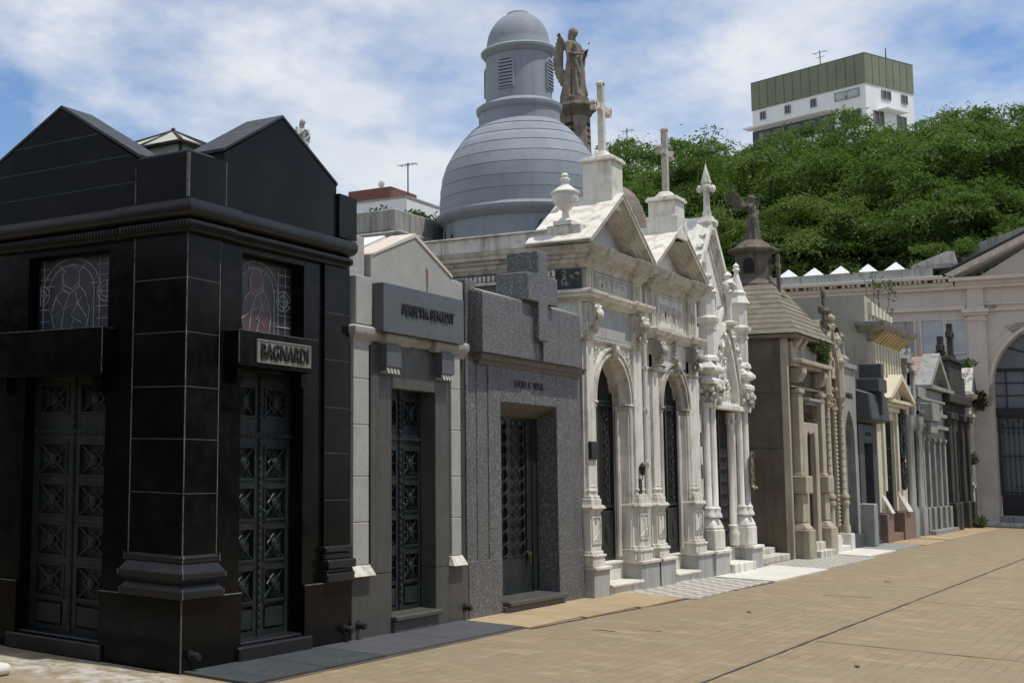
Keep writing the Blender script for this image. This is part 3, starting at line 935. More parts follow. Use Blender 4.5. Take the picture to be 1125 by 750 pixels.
def urn(name_parent, x, y, z, h, mat):
    mb = MB()
    k = h
    mb.box(x - .16 * k * 1.1, x + .16 * k * 1.1, y - .16 * k * 1.1, y + .16 * k * 1.1, z, z + .08 * k)
    pr = [(.16, .08), (.13, .12), (.07, .17), (.06, .28), (.09, .31), (.16, .38), (.22, .46), (.245, .56), (.235, .61), (.27, .63), (.27, .66), (.2, .7), (.13, .76), (.075, .8), (.065, .86), (.1, .89), (.1, .92), (.05, .95), (.075, .99), (.04, 1.03), (.0, 1.04)]
    mb.lathe([(r * k, z + q * k) for r, q in pr], x, y, 18)
    for i in range(10):
        a = 2 * PI * i / 10
        mb.blob((x + .2 * k * math.cos(a), y + .2 * k * math.sin(a), z + .48 * k), (.035 * k, .035 * k, .06 * k), 5, 4)
    return mb.build('urn', mat, name_parent, smooth=True)

def white_tomb(root, y0, y1, o):
    m1, m2 = o['m'], o['trim']
    W = y1 - y0
    oa, ob = o['open']; zs = o['spring']; zt = o['ztop']
    c = (oa + ob) / 2; r = (ob - oa) / 2
    D = -o['dd']; D1 = D * .62
    # podium and steps
    zp = .40
    for k, (a, b) in enumerate(((y0 - .02, oa + .12), (ob + .06, y1 + .14))):
        mb = MB(); mb.box(-.5, .12, a, b, 0, zp - .045)
        mb.build('podium', 'marblegrey', root, bevel=.006)
        mb = MB(); mb.box(-.5, .15, a - (0 if k == 0 else .015), b + .015, zp - .045, zp)
        mb.build('podium_slab', m1, root, bevel=.01)
    mb = MB(); mb.box(-.4, .12, oa + .14, ob + .05, 0, .115); mb.box(-.4, .155, oa + .135, ob + .055, .115, .15)
    mb.build('lower_step', m1, root, bevel=.008)
    mb = MB(); mb.box(-.5, -.13, oa + .122, ob + .058, .15, zp - .045); mb.box(-.5, -.1, oa + .122, ob + .058, zp - .04, zp - .002)
    mb.build('upper_step', m1, root, bevel=.008)
    # body
    mb = MB(); mb.box(-2.35, -.62, y0 + .02, y1 - .02, 0, zt - .12)
    mb.box(-.62, -.34, y0 + .02, y1 - .02, 2.9 + r * .6, zt - .12) if False else None
    mb.build('side_wall', o['side'], root)
    mb = MB(); mb.archwall(y0 + .02, y1 - .02, zp - .01, zt - .14, D1, 0, oa, ob, zs)
    mb.build('front_wall', m1, root, bevel=.004)
    mb = MB(); mb.archwall(y0 + .03, y1 - .03, zp - .01, zt - .2, -.62, D1 - .004, oa + .05, ob - .05, zs)
    mb.build('inner_arch', m1, root, bevel=.01)
    # door, set back
    mb = MB(); mb.archwall(oa - .05, ob + .05, zp, zs + r + .1, -.61, -.6, oa + 9, ob + 9, zs, flat=True) if False else mb.box(D - .05, D - .02, oa + .052, ob - .052, zp, zs + r - .08)
    dr = mb.build('door', 'ironwood', root)
    mb = MB()
    x = D + .0
    for y in (oa + .06, c, ob - .06): mb.box(x - .02, x + .015, y - .025, y + .025, zp, zs + r * (.25 if y != c else .92))
    for z in (zp + .03, 1.05, 1.12, zs - .02, zs + .03): mb.box(x - .018, x + .012, oa + .05, ob - .05, z - .018, z + .018)
    n = 9
    for i in range(n):
        y = oa + .08 + (ob - oa - .16) * i / (n - 1)
        mb.tube([(x, y, 1.1), (x, y, zs + math.sqrt(max(.001, (r - .05) ** 2 - (y - c) ** 2)) - .03)], .007, 4)
    for i in range(8):
        z = 1.25 + i * .18
        for y in (c - r * .5, c + r * .5):
            mb.curl(x + .01, (y, z), .075, .007, 0, 5); mb.curl(x + .01, (y, z), .075, .007, PI, PI - 5)
    for y in (c - r * .5, c + r * .5):
        mb.box(x - .01, x + .006, y - r * .4, y + r * .4, zp + .05, 1.04)
        mb.blob((x + .01, y, .75), (.02, .09, .13), 8, 5)
    mb.build('iron_grille', 'bronzeblack', dr)
    # imposts and archivolt
    for (a, b, q) in ((y0 + .06, oa + .02, 0), (ob - .02, o['p1'][0] + .03, 1)):
        mb = MB()
        if q == 0: path = [(-.3, b + 0.0), (0.0, b)]; 
        mb.box(-.26, .03, *( (oa - .10, oa + .035) if q == 0 else (ob - .035, ob + .10)), zs - .09, zs - .03)
        mb.box(-.27, .05, *( (oa - .12, oa + .05) if q == 0 else (ob - .05, ob + .12)), zs - .03, zs + .0)
        mb.build('impost', m2, root, bevel=.01)
        mb = MB()
        aa, bb = (oa - .085, oa - .0) if q == 0 else (ob + .0, ob + .085)
        mb.box(-.02, .018, aa + .02, bb - .02, 1.2, zs - .09)
        mb.tube([(.012, (aa + bb) / 2, 1.2), (.012, (aa + bb) / 2, zs - .1)], .028, 8)
        mb.tube([(D1 - .01, oa + .05 if q == 0 else ob - .05, zp + .05), (D1 - .01, oa + .05 if q == 0 else ob - .05, zs - .1)], .035, 8)
        mb.build('colonnette', m1, root)
    mb = MB()
    mb.ring(c, zs, r + .0, r + .035, -.02, .045)
    mb.ring(c, zs, r + .045, r + .085, -.02, .03); mb.ring(c, zs, r + .09, r + .12, -.02, .055)
    mb.ring(c, zs, r - .06, r - .005, D1 - .03, D1 + .03)
    mb.build('archivolt', m2, root, smooth=True, split=False)
    mb = MB()
    mb.frus((-.05, .08, c - .05, c + .05), zs + r - .03, (-.05, .12, c - .085, c + .085), zs + r + .17)
    mb.blob((.09, c, zs + r + .06), (.05, .06, .09), 8, 6)
    mb.curl(.1, (c - .04, zs + r + .12), .05, .016, 0, 5); mb.curl(.1, (c + .04, zs + r + .12), .05, .016, PI, PI - 5)
    mb.build('keystone', m2, root, smooth=True)
    if o.get('carved', True):
        mb = MB()
        def keep(y, z):
            return math.hypot(y - c, z - zs) > r + .17 and z < 3.22
        carve(mb, .01, oa - .08, c - .1, zs + .25, 3.24, 70, .05, 11, keep)
        mb.build('spandrel_carving', m2, root, smooth=True, split=False); mb = MB()
        carve(mb, .01, c + .1, ob + .08, zs - .05, 3.24, 110, .05, 12, keep)
        mb.build('spandrel_carving', m2, root, smooth=True, split=False)
    else:
        mb = MB()
        for a, b in ((oa - .06, c - .1), (c + .1, ob + .06)):
            mb.box(-.01, .012, a, b, 3.12, 3.15); mb.box(-.01, .012, a, a + .03, zs + .3, 3.12) if a < c else mb.box(-.01, .012, b - .03, b, zs + .3, 3.12)
        mb.box(-.01, .05, c - .045, c + .045, zs + r + .16, 3.28)
        for i in range(5): mb.blob((.05, c, zs + r + .2 + i * .055), (.03, .04, .028), 6, 4)
        mb.build('spandrel_panel', m2, root, split=False)
    # side pilasters on pedestals
    for i, (a, b) in enumerate((o['p0'], o['p1'])):
        # the pedestal reaches from the opening edge to beyond the pilaster
        pa, pb = (y0 - .02, oa - .0) if i == 0 else (ob + .0, b + .12)
        mb = MB()
        wa, wb = pa, pb
        ja, jb = (a - .046, b + .046)
        def two(x0_, z0, z1, e):
            # broad part and projecting part
            mb.box(-.3, .02 + e, pa + .03 - e, pb - (0.005 if i == 0 else .03) + (e if i else e * .5), z0, z1)
            mb.box(-.2, .075 + e, ja - e, jb + e, z0 + .0008, z1 + .0008)
        two(0, zp + .001, zp + .12, .035); two(0, zp + .12, zp + .15, .05); two(0, zp + .15, zp + .19, .02)
        two(0, zp + .19, 1.09, 0)
        mb.build('pedestal', m1, root, bevel=.006)
        mb = MB()
        two(0, 1.09, 1.12, .02); two(0, 1.12, 1.155, .05); two(0, 1.155, 1.17, .035)
        mb.build('pedestal_cap', m1, root, bevel=.008)
        mb = MB()
        zl, zh = .68, 1.04
        for q in ((ja + .02, jb - .02, zl, zl + .03), (ja + .02, jb - .02, zh - .03, zh), (ja + .02, ja + .05, zl + .03, zh - .03), (jb - .05, jb - .02, zl + .03, zh - .03)):
            mb.box(.07, .088, *q)
        mb.blob((.078, (ja + jb) / 2, .97), (.012, .03, .04), 5, 4)
        mb.prism([(ja + .06, zl + .04), (jb - .06, zl + .04), (jb - .06, zl + .15)], 'x', .07, .084)
        mb.build('pedestal_panel', m2, root, split=False)
        mb = MB()
        mb.box(-.1, .09, a - .04, b + .04, 1.172, 1.25); mb.box(-.1, .075, a - .025, b + .025, 1.25, 1.29); mb.box(-.1, .058, a - .012, b + .012, 1.34, 1.37)
        mb.box(-.1, .045, a, b, 1.29, 3.285)
        mb.box(-.1, .05, a + .02, b - .02, 1.4, 1.42)
        mb.build('pilaster', m1, root, bevel=.006)
        # console carrying the entablature
        zc0, zc1 = o['con']
        mb = MB()
        mb.box(-.02, .06, a, b, zc0, zc1)
        mb.prism([(.06, zc0 + .12), (.10, zc0 + .14), (.15, zc0 + .24), (.17, zc1 - .08), (.17, zc1 - .02), (.06, zc1 - .02)], 'y', a + .04, b - .04)
        for y in (a + .05, b - .05):
            mb.curl(.15, (y, zc1 - .12), .07, .022, PI / 2, -4.5)
            mb.curl(.17, (y, zc1 - .1), .05, .02, PI / 2, 6)
        carve(mb, .13, a + .03, b - .03, zc0 + .06, zc1 - .05, 9, .06, 30 + i)
        mb.blob((.18, (a + b) / 2, zc1 - .16), (.06, .07, .08), 8, 5); mb.blob((.12, (a + b) / 2, zc0 + .1), (.05, .05, .07), 8, 5)
        mb.build('console', m2, root, smooth=True)
    A, B = o['p0'][0] - .03, o['p1'][1] + .03
    def path(e, deep=-1.2):
        a0, a1 = o['p0']; b0, b1 = o['p1']
        return [(deep, a0 - .03 - e), (.05 + e, a0 - .03 - e), (.05 + e, a1 + .03 + e), (.01 + e, a1 + .03 + e), (.01 + e, b0 - .03 - e), (.05 + e, b0 - .03 - e), (.05 + e, b1 + .03 + e), (deep * .2, b1 + .03 + e)]
    mb = MB(); z = o['string']
    mb.sweep(path(0), [(0, z), (.02, z + .012), (.035, z + .03), (.035, z + .045), (.0, z + .05)])
    mb.build('string_course', m2, root, smooth=True)
    z0, z1 = o['con']
    mb = MB(); mb.box(-.2, .012, o['p0'][1] + .02, o['p1'][0] - .02, z0 + .03, z1 - .02)
    mb.build('inscription_panel', 'marblegrey' if o.get('carved', True) else m1, root)
    if o.get('inscr'): text(root, 'inscription', o['inscr'], 'dirtymarble', lambda a, u, oo: (.012 + oo, c + a, (z0 + z1) / 2 + u), .07, .006, width=(o['p1'][0] - o['p0'][1]) * .7)
    # lower entablature cornice
    z = o['cor2']
    mb = MB(); mb.sweep(path(0), [(0, z), (.01, z), (.03, z + .03), (.06, z + .045), (.11, z + .055), (.12, z + .09), (.15, z + .105), (.155, z + .14), (.10, z + .155)])
    mb.build('lower_cornice', m1, root, smooth=True)
    z2 = z + .155; z3 = o['cor1']
    mb = MB(); mb.box(-.3, .02, A + .03, B - .03, z2 - .01, z3 + .01)
    mb.build('frieze', o['friez'], root)
    mb = MB()
    fy0, fy1 = o['p0'][1] + .08, o['p1'][0] - .08
    for q in ((fy0, fy1, z2 + .03, z2 + .05), (fy0, fy1, z3 - .05, z3 - .03), (fy0, fy0 + .02, z2 + .05, z3 - .05), (fy1 - .02, fy1, z2 + .05, z3 - .05)):
        mb.box(.015, .035, *q)
    for a, b in (o['p0'], o['p1']):
        mb.box(-.1, .06, a + .01, b - .01, z2, z3)
        mb.box(-.1, .07, a + .06, a + .08, z2 + .04, z3 - .04); mb.box(-.1, .07, b - .08, b - .06, z2 + .04, z3 - .04)
        mb.blob((.06, (a + b) / 2, (z2 + z3) / 2), (.02, .03, .1), 6, 5)
    mb.build('frieze_panel', 'agedmarble', root, split=False)
    o['frtxt'] and text(root, 'inscription', o['frtxt'], 'marblepale', lambda a, u, oo: (.018 + oo, c + a, (z2 + z3) / 2 + u), (z3 - z2) * .42, .014, width=(fy1 - fy0) * .84)
    # main cornice
    z = z3
    mb = MB()
    prof = [(0, z), (.02, z), (.03, z + .03), (.07, z + .06), (.075, z + .1), (.12, z + .12), (.13, z + .15), (.2, z + .17), (.205, z + .215), (.225, z + .23), (.235, z + .27), (.18, z + .285)]
    mb.sweep(path(0, o.get('deep', -1.)), prof)
    mb.build('main_cornice', 'agedmarble', root, smooth=True)
    zc = z + .285
    # pediment
    pa, pb = o['ped']; pc = (pa + pb) / 2; zr = o['apex']
    mb = MB(); mb.prism([(pa + .1, zc - .01), (pb - .1, zc - .01), (pc, zr - .08)], 'x', -.2, -.03)
    mb.build('tympanum', 'marblegrey' if o.get('carved', True) else m1, root)
    mb = MB(); t = .16
    k = (zr - zc) / (pc - pa); L = math.hypot(1, k)
    for s in (0, 1):
        def Y(y): return y if s == 0 else 2 * pc - y
        for (d0, d1, xo) in ((0, .045, .27), (.045, .075, .235), (.075, .12, .19), (.12, .16, .15)):
            pl = [(Y(pa + d1 / k * L if d1 else pa), zc), (Y(pa + d0 / k * L), zc), (Y(pc), zr - d0 * L), (Y(pc), zr - d1 * L)]
            mb.prism(pl, 'x', -.15, xo)
    mb.build('raking_cornice', 'agedmarble', root, split=False)
    mb = MB()
    for s in (0, 1):
        def Y(y): return y if s == 0 else 2 * pc - y
        mb.prism([(Y(pa - .01), zc + .004), (Y(pa - .01), zc + .03), (Y(pc), zr + .032), (Y(pc), zr + .004)], 'x', o.get('roofback', -.62), .285)
    mb.build('roof_slab', m1, root, bevel=.006, split=False)
    mb = MB(); mb.box(-2.3, -.12, y0 + .1, y1 - .1, zt - .13, zc + .08)
    mb.build('attic', 'concrete', root)
    # cross on its pedestal
    px = o['pedx']; pw = .2; zq = zr - .2; up = o['up']; zr += up
    mb = MB()
    mb.box(px - pw, px + pw, pc - pw, pc + pw, zq, zr + .3)
    mb.box(px - pw - .03, px + pw + .03, pc - pw - .03, pc + pw + .03, zq, zr + .07) if not o.get('carved', True) else None
    mb.box(px - pw - .035, px + pw + .035, pc - pw - .035, pc + pw + .035, zr + .3, zr + .34)
    mb.box(px - pw - .015, px + pw + .015, pc - pw - .015, pc + pw + .015, zr + .34, zr + .37)
    mb.frus((px - .14, px + .14, pc - .14, pc + .14), zr + .37, (px - .07, px + .07, pc - .07, pc + .07), zr + .47)
    cp = mb.build('cross_pedestal', m1, root, bevel=.008)
    mb = MB(); latin_cross(mb, px, pc, zr + .45, .95, .5, .08)
    mb.build('cross', m2, cp)
    return pc, zc

def w1():
    root = thing('mausoleum', 'white marble mausoleum with carved arch and corner urn beside the dark granite tomb', 'mausoleum', (-1.1, 17.2, 0), 'arched white marble mausoleums')
    pc, zc = white_tomb(root, 16.1, 18.4, dict(m='marble', trim='marblepale', side='darkgranite', dd=.21, open=(16.48, 17.72), spring=2.52, ztop=4.5, p0=(16.15, 16.4), p1=(17.86, 18.16),
               con=(3.34, 3.78), string=3.28, cor2=3.79, cor1=4.24, apex=5.31, pedx=-.0, ped=(15.76, 18.16), inscr=None, friez='marblegrey', frtxt='FAMILIA  RIVERO', deep=-2.4, roofback=-.6, up=.16))
    # blocking course over the side wall, dentils and grey cladding
    mb = MB(); mb.box(-2.45, -.36, 15.93, 16.05, 4.526, 4.72); mb.box(-2.45, -.34, 15.9, 16.08, 4.72, 4.745)
    mb.build('blocking_course', 'marblepale', root, bevel=.006)
    mb = MB(); mb.box(-.36, .1, 15.90, 16.1, 4.527, 4.78)
    mb.build('corner_block', 'marblepale', root, bevel=.01)
    mb = MB()
    x = -2.3
    while x < -.35:
        mb.box(x, x + .035, 16.03, 16.13, 4.13, 4.2); x += .065
    mb.box(-2.35, -.32, 16.06, 16.14, 4.08, 4.125)
    mb.build('dentils', 'marblepale', root, split=False)
    mb = MB(); mb.box(-.33, .02, 16.07, 16.1, 3.96, 4.22)
    carve2 = MB(lambda x, y, z: (y, 16.07 - x, z))
    carve(carve2, 0, -.28, .0, 4.0, 4.18, 14, .05, 4)
    cp = mb.build('carved_side_panel', 'darkstone', root)
    carve2.build('carved_relief', 'greystone', cp, split=False)
    mb = MB(); mb.box(-1.42, -1.41, 16.115, 16.119, 3.6, 4.08); mb.build('panel_joint', 'lightgranite', root)
    urn(root, -.14, 16.0, 4.78, .68, 'marblewhite')
    # drain pipe with brackets in the gap to the next tomb
    mb = MB(); mb.tube([(.03, 18.33, .5), (.03, 18.33, 3.9)], .03, 8)
    for z in (1.7, 2.45, 3.05): mb.box(0, .07, 18.29, 18.37, z, z + .04)
    mb.build('drain_pipe', 'marblewhite', root)
    # wall plaque and lantern
    t = thing('wall_lantern', 'small black lantern with dark plate fixed on the right pilaster of the carved arch tomb', 'lantern', (.05, 17.98, 1.3))
    mb = MB(); mb.box(.046, .06, 17.93, 18.03, 1.30, 1.50); mb.build('back_plate', 'bronzeblack', t)
    mb = MB(); mb.lathe([(.015, 1.55), (.03, 1.57), (.042, 1.66), (.048, 1.67), (.02, 1.71), (.006, 1.73)], .085, 17.98, 6); mb.build('lantern_cage', 'bronzeblack', t)
    mb = MB(); mb.tube([(.05, 17.98, 1.49), (.085, 17.98, 1.5), (.085, 17.98, 1.55)], .007, 5); mb.build('bracket', 'bronzeblack', t)
    mb = MB(); mb.box(.045, .075, 16.15, 16.40, 1.75, 1.98); mb.box(.073, .082, 16.17, 16.38, 1.77, 1.96)
    o = mb.build('wall_plaque', 'bronzeblack')
    tag(o, 'black square plaque on left pilaster of the white tomb, right beside the dark granite tomb', 'plaque')
w1()
def w2():
    root = thing('mausoleum', 'creamy marble mausoleum with plain round arch and stained cornice between carved and gothic white tombs', 'mausoleum', (-1.1, 19.6, 0), 'arched white marble mausoleums')
    white_tomb(root, 18.5, 20.85, dict(m='marble', trim='dirtymarble', side='marblepale', dd=.13, open=(19.05, 20.14), spring=2.55, ztop=4.5, p0=(18.6, 18.85), p1=(20.22, 20.55),
               con=(3.1, 3.5), string=3.03, cor2=3.51, cor1=4.22, apex=5.24, pedx=.05, ped=(18.17, 20.58), carved=False, friez='marblepale', frtxt='FAMILIA  MONTES', deep=-1.2, roofback=-.55, up=.08))
w2()

# ------------------------------------------------------------------ gothic tomb
def gothic():
    root = thing('mausoleum', 'tall white gothic mausoleum with steep crocketed gable, spire finial and clustered columns', 'mausoleum', (-1.2, 22.2, 0), 'mausoleums along the walkway')
    m = 'goth'
    y0, y1 = 20.92, 23.45; c = 22.2
    for a, b in ((y0 - .02, 21.62), (22.85, y1 + .02)):
        mb = MB(); mb.box(-.5, .16, a, b, 0, .35); mb.build('podium', 'marblegrey', root, bevel=.006)
        mb = MB(); mb.box(-.5, .19, a, b + .02, .35, .4); mb.build('podium_slab', m, root, bevel=.01)
    mb = MB(); mb.box(-.4, .22, 21.66, 22.83, 0, .16); mb.build('lower_step', m, root, bevel=.008)
    mb = MB(); mb.box(-.5, -.1, 21.63, 22.84, .161, .38); mb.build('upper_step', m, root, bevel=.008)
    mb = MB(); mb.box(-2.2, -.56, y0 + .03, y1 - .03, 0, 4.2)
    mb.build('side_wall', m, root)
    # quoins in the gap towards the creamy tomb
    mb = MB()
    for i in range(7): mb.box(-.25, .0, 20.88, 20.99, .5 + i * .5, .72 + i * .5)
    mb.build('quoins', 'bluegranite', root, split=False)
    mb = MB()
    mb.archwall(y0 + .04, y1 - .04, .39, 3.9, -.56, -.05, 21.62, 22.78, 2.62, flat=True)
    mb.build('front_wall', m, root, bevel=.005)
    mb = MB(); mb.box(-.17, -.14, 21.625, 22.775, .38, 2.62)
    dr = mb.build('door', 'ironwood', root)
    mb = MB()
    for i in range(10):
        z = .6 + i * .2
        for y in (21.85, 22.05, 22.3, 22.5): mb.curl(-.125, (y, z), .08, .01, 0, 5)
    for y in (21.7, 22.2, 22.7): mb.box(-.14, -.12, y - .02, y + .02, .38, 2.6)
    mb.build('iron_grille', 'bronzeblack', dr, split=False)
    # door lintel + tympanum with relief under an ogee arch
    mb = MB(); mb.box(-.56, .1, 21.1, 23.3, 2.62, 2.70); mb.box(-.56, .06, 21.5, 22.9, 2.7, 2.74)
    mb.build('lintel', m, root, bevel=.01)
    mb = MB(); mb.ring(c, 2.72, .56, .62, -.05, .06, point=.9); mb.ring(c, 2.72, .66, .71, -.05, .09, point=.95); mb.ring(c, 2.72, .76, .82, -.05, .05, point=1.0)
    mb.build('pointed_arch', m, root, smooth=True, split=False)
    mb = MB(); carve(mb, -.03, 21.75, 22.65, 2.8, 3.5, 30, .09, 5, lambda y, z: abs(y - c) < .48 - (z - 2.8) * .45)
    mb.build('tympanum_relief', m, root, smooth=True, split=False)
    # crockets up the ogee to a shaft finial
    mb = MB()
    for s in (-1, 1):
        for i in range(7):
            t = i / 6
            y = c + s * (.86 * (1 - t) ** .8 + .04); z = 2.95 + 1.05 * t
            mb.blob((.09, y, z), (.045, .055, .055), 7, 5, None, .3, i); mb.curl(.1, (y + s * .03, z + .05), .055, .017, 0, s * 5)
    mb.lathe([(.06, 3.95), (.07, 4.0), (.13, 4.03), (.13, 4.07), (.05, 4.1), (.045, 4.5), (.05, 4.55), (.1, 4.58), (.06, 4.64), (.11, 4.72), (.04, 4.8), (.07, 4.86), (.0, 4.93)], .1, c, 8)
    for k in range(4):
        a = PI / 2 * k; mb.blob((.1 + .1 * math.cos(a), c + .1 * math.sin(a), 4.66), (.05, .05, .06), 6, 4)
    mb.build('ogee_finial', m, root, smooth=True, split=False)
    # clustered columns
    for yc in (21.28, 23.05):
        mb = MB()
        mb.box(-.2, .13, yc - .24, yc + .24, .40, .72); mb.frus((-.2, .13, yc - .24, yc + .24), .72, (-.2, .06, yc - .17, yc + .17), .9)
        mb.build('column_base', m, root, bevel=.02)
        mb = MB()
        for dx, dy in ((.0, -.13), (.06, 0), (.0, .13), (-.1, -.1), (-.1, .1)):
            mb.lathe([(.1, .9), (.1, .94), (.075, .99), (.085, 1.04), (.052, 1.08), (.048, 2.62)], dx, yc + dy, 12)
        mb.build('column_shaft', m, root, smooth=True, split=False)
        mb = MB()
        mb.lathe([(.15, 2.64), (.14, 2.66), (.15, 2.8), (.2, 2.95), (.225, 2.98)], 0, yc, 12)
        q = random.Random(int(yc * 10))
        for i in range(26):
            a = q.uniform(-2, 2); z = q.uniform(2.7, 2.94)
            rr = .17 + (z - 2.7) * .25
            mb.blob((rr * math.cos(a), yc + rr * math.sin(a), z), (.04, .05, .05), 6, 4, None, .3, i)
        mb.build('capital', 'marblepale', root, smooth=True, split=False)
        mb = MB()
        mb.sweep([(-.3, yc - .18), (.11, yc - .18), (.11, yc + .18), (-.3, yc + .18)], [(0, 2.98), (.06, 3.0), (.06, 3.06), (.02, 3.1), (0, 3.13)], .3)
        mb.sweep([(-.3, yc - .16), (.1, yc - .16), (.1, yc + .16), (-.3, yc + .16)], [(0, 3.13), (.03, 3.16), (.09, 3.2), (.09, 3.25), (.02, 3.33), (0, 3.36)], .3)
        mb.build('abacus', m, root, bevel=.006, split=False)
        # octagonal turret above
        mb = MB()
        mb.lathe([(.19, 3.36), (.18, 3.42), (.145, 3.46), (.145, 3.84), (.165, 3.88), (.15, 3.92), (.15, 3.95), (.2, 4.0), (.21, 4.06)], 0, yc, 8, PI / 8)
        mb.lathe([(.17, 4.06), (.15, 4.1), (.15, 4.45), (.17, 4.47)], 0, yc, 8, PI / 8)
        mb.build('turret', m, root, bevel=.006)
        mb = MB()
        if yc < 22: mb.lathe([(.2, 4.47), (.06, 4.66), (.12, 4.72), (.12, 4.76), (.05, 4.78), (.04, 4.98), (.0, 5.0)], 0, yc, 8, PI / 8)
        else: mb.lathe([(.2, 4.47), (.14, 4.6), (.15, 4.66), (.11, 4.70), (.03, 5.02), (.065, 5.06), (.04, 5.1), (.055, 5.13), (.0, 5.19)], 0, yc, 8, PI / 8)
        mb.build('pinnacle', m, root, bevel=.004)
    # inner colonnettes at the doorway
    for yc in (21.66, 22.72):
        mb = MB(); mb.lathe([(.1, .4), (.1, .55), (.11, .6), (.08, .66), (.09, .72), (.055, .76), (.055, 2.3), (.07, 2.32), (.06, 2.36), (.09, 2.5), (.1, 2.6)], -.1, yc, 12)
        for i in range(8):
            a = i * .8; mb.blob((-.1 + .08 * math.cos(a), yc + .08 * math.sin(a), 2.45), (.025, .03, .05), 5, 4)
        mb.build('colonnette', m, root, smooth=True)
    # steep gable
    gx = -.22
    mb = MB(); ap = 5.72
    mb.prism([(20.95, 3.8), (23.5, 3.8), (23.5, 4.05), (c, ap - .1), (20.95, 4.05)], 'x', gx - .35, gx)
    mb.build('gable', m, root)
    for s in (-1, 1):
        mb = MB()
        for d0, d1, xo in ((-.10, .0, .12), (.02, .05, .07), (.07, .1, .05), (.16, .2, .03)):
            mb.prism([(c + s * (1.42 - d1), 3.95), (c + s * (1.42 - d0), 3.95), (c, ap + .02 - d0 * 1.4), (c, ap + .02 - d1 * 1.4)], 'x', gx - .4, gx + xo)
        mb.build('gable_coping', m, root)
        mb = MB()
        for i in range(9):
            t = (i + .4) / 9
            y = c + s * (1.5 * (1 - t)); z = 3.98 + (ap - 3.98) * t + .05
            mb.blob((gx + .02, y, z), (.07, .07, .085), 7, 5, None, .3, i + 40)
            mb.curl(gx + .07, (y + s * .02, z + .03), .06, .022, 0, -s * 5)
        mb.build('crockets', 'marblepale', root, smooth=True, split=False)
    mb = MB()
    for a in range(3):
        mb.ring(c, 4.45 + a * 0, .12 + a * .07, .15 + a * .07, gx - .02, gx + .02 + .01 * a, 0, 2 * PI, 20)
    for y in (21.7, 21.9, 22.5, 22.7): mb.box(gx - .02, gx + .03, y - .02, y + .02, 3.9, 4.3)
    mb.build('rose_tracery', 'marblegrey', root, split=False)
    mb = MB()
    mb.lathe([(.1, 5.55), (.13, 5.65), (.09, 5.72), (.14, 5.78), (.11, 5.85), (.07, 5.9), (.075, 5.95), (.055, 6.0), (.05, 6.3), (.06, 6.32), (.085, 6.35), (.085, 6.4), (.075, 6.44), (.09, 6.46), (.04, 6.65), (.0, 6.82)], gx + .02, c, 8)
    for k in range(4):
        a = PI / 2 * k + .4
        mb.blob((gx + .02 + .1 * math.cos(a), c + .1 * math.sin(a), 6.36), (.055, .055, .07), 6, 5)
        mb.blob((gx + .02 + .12 * math.cos(a), c + .12 * math.sin(a), 5.75), (.06, .06, .08), 6, 5)
    mb.build('spire_finial', 'marblepale', root, smooth=True, split=False)
    # brass plaque on the right column
    t = MB()
    t.ring(23.05, 1.86, .07, .1, .14, .17, 0, PI, 10); t.box(.14, .155, 22.95, 23.15, 1.4, 1.86)
    for i in range(4): t.blob((.16, 23.05 + .05 * (-1) ** i, 1.48 + .09 * i), (.015, .04, .035), 6, 4)
    t.blob((.17, 23.05, 1.36), (.03, .07, .05), 8, 5)
    t.tube([(.15, 22.97, 1.38), (.2, 22.97, 1.34)], .02, 6); t.tube([(.15, 23.13, 1.38), (.2, 23.13, 1.34)], .02, 6)
    o = t.build('wall_plaque', 'bronzegold', split=False)
    tag(o, 'round-topped tarnished brass plaque on the right column of the gothic tomb', 'plaque')
gothic()
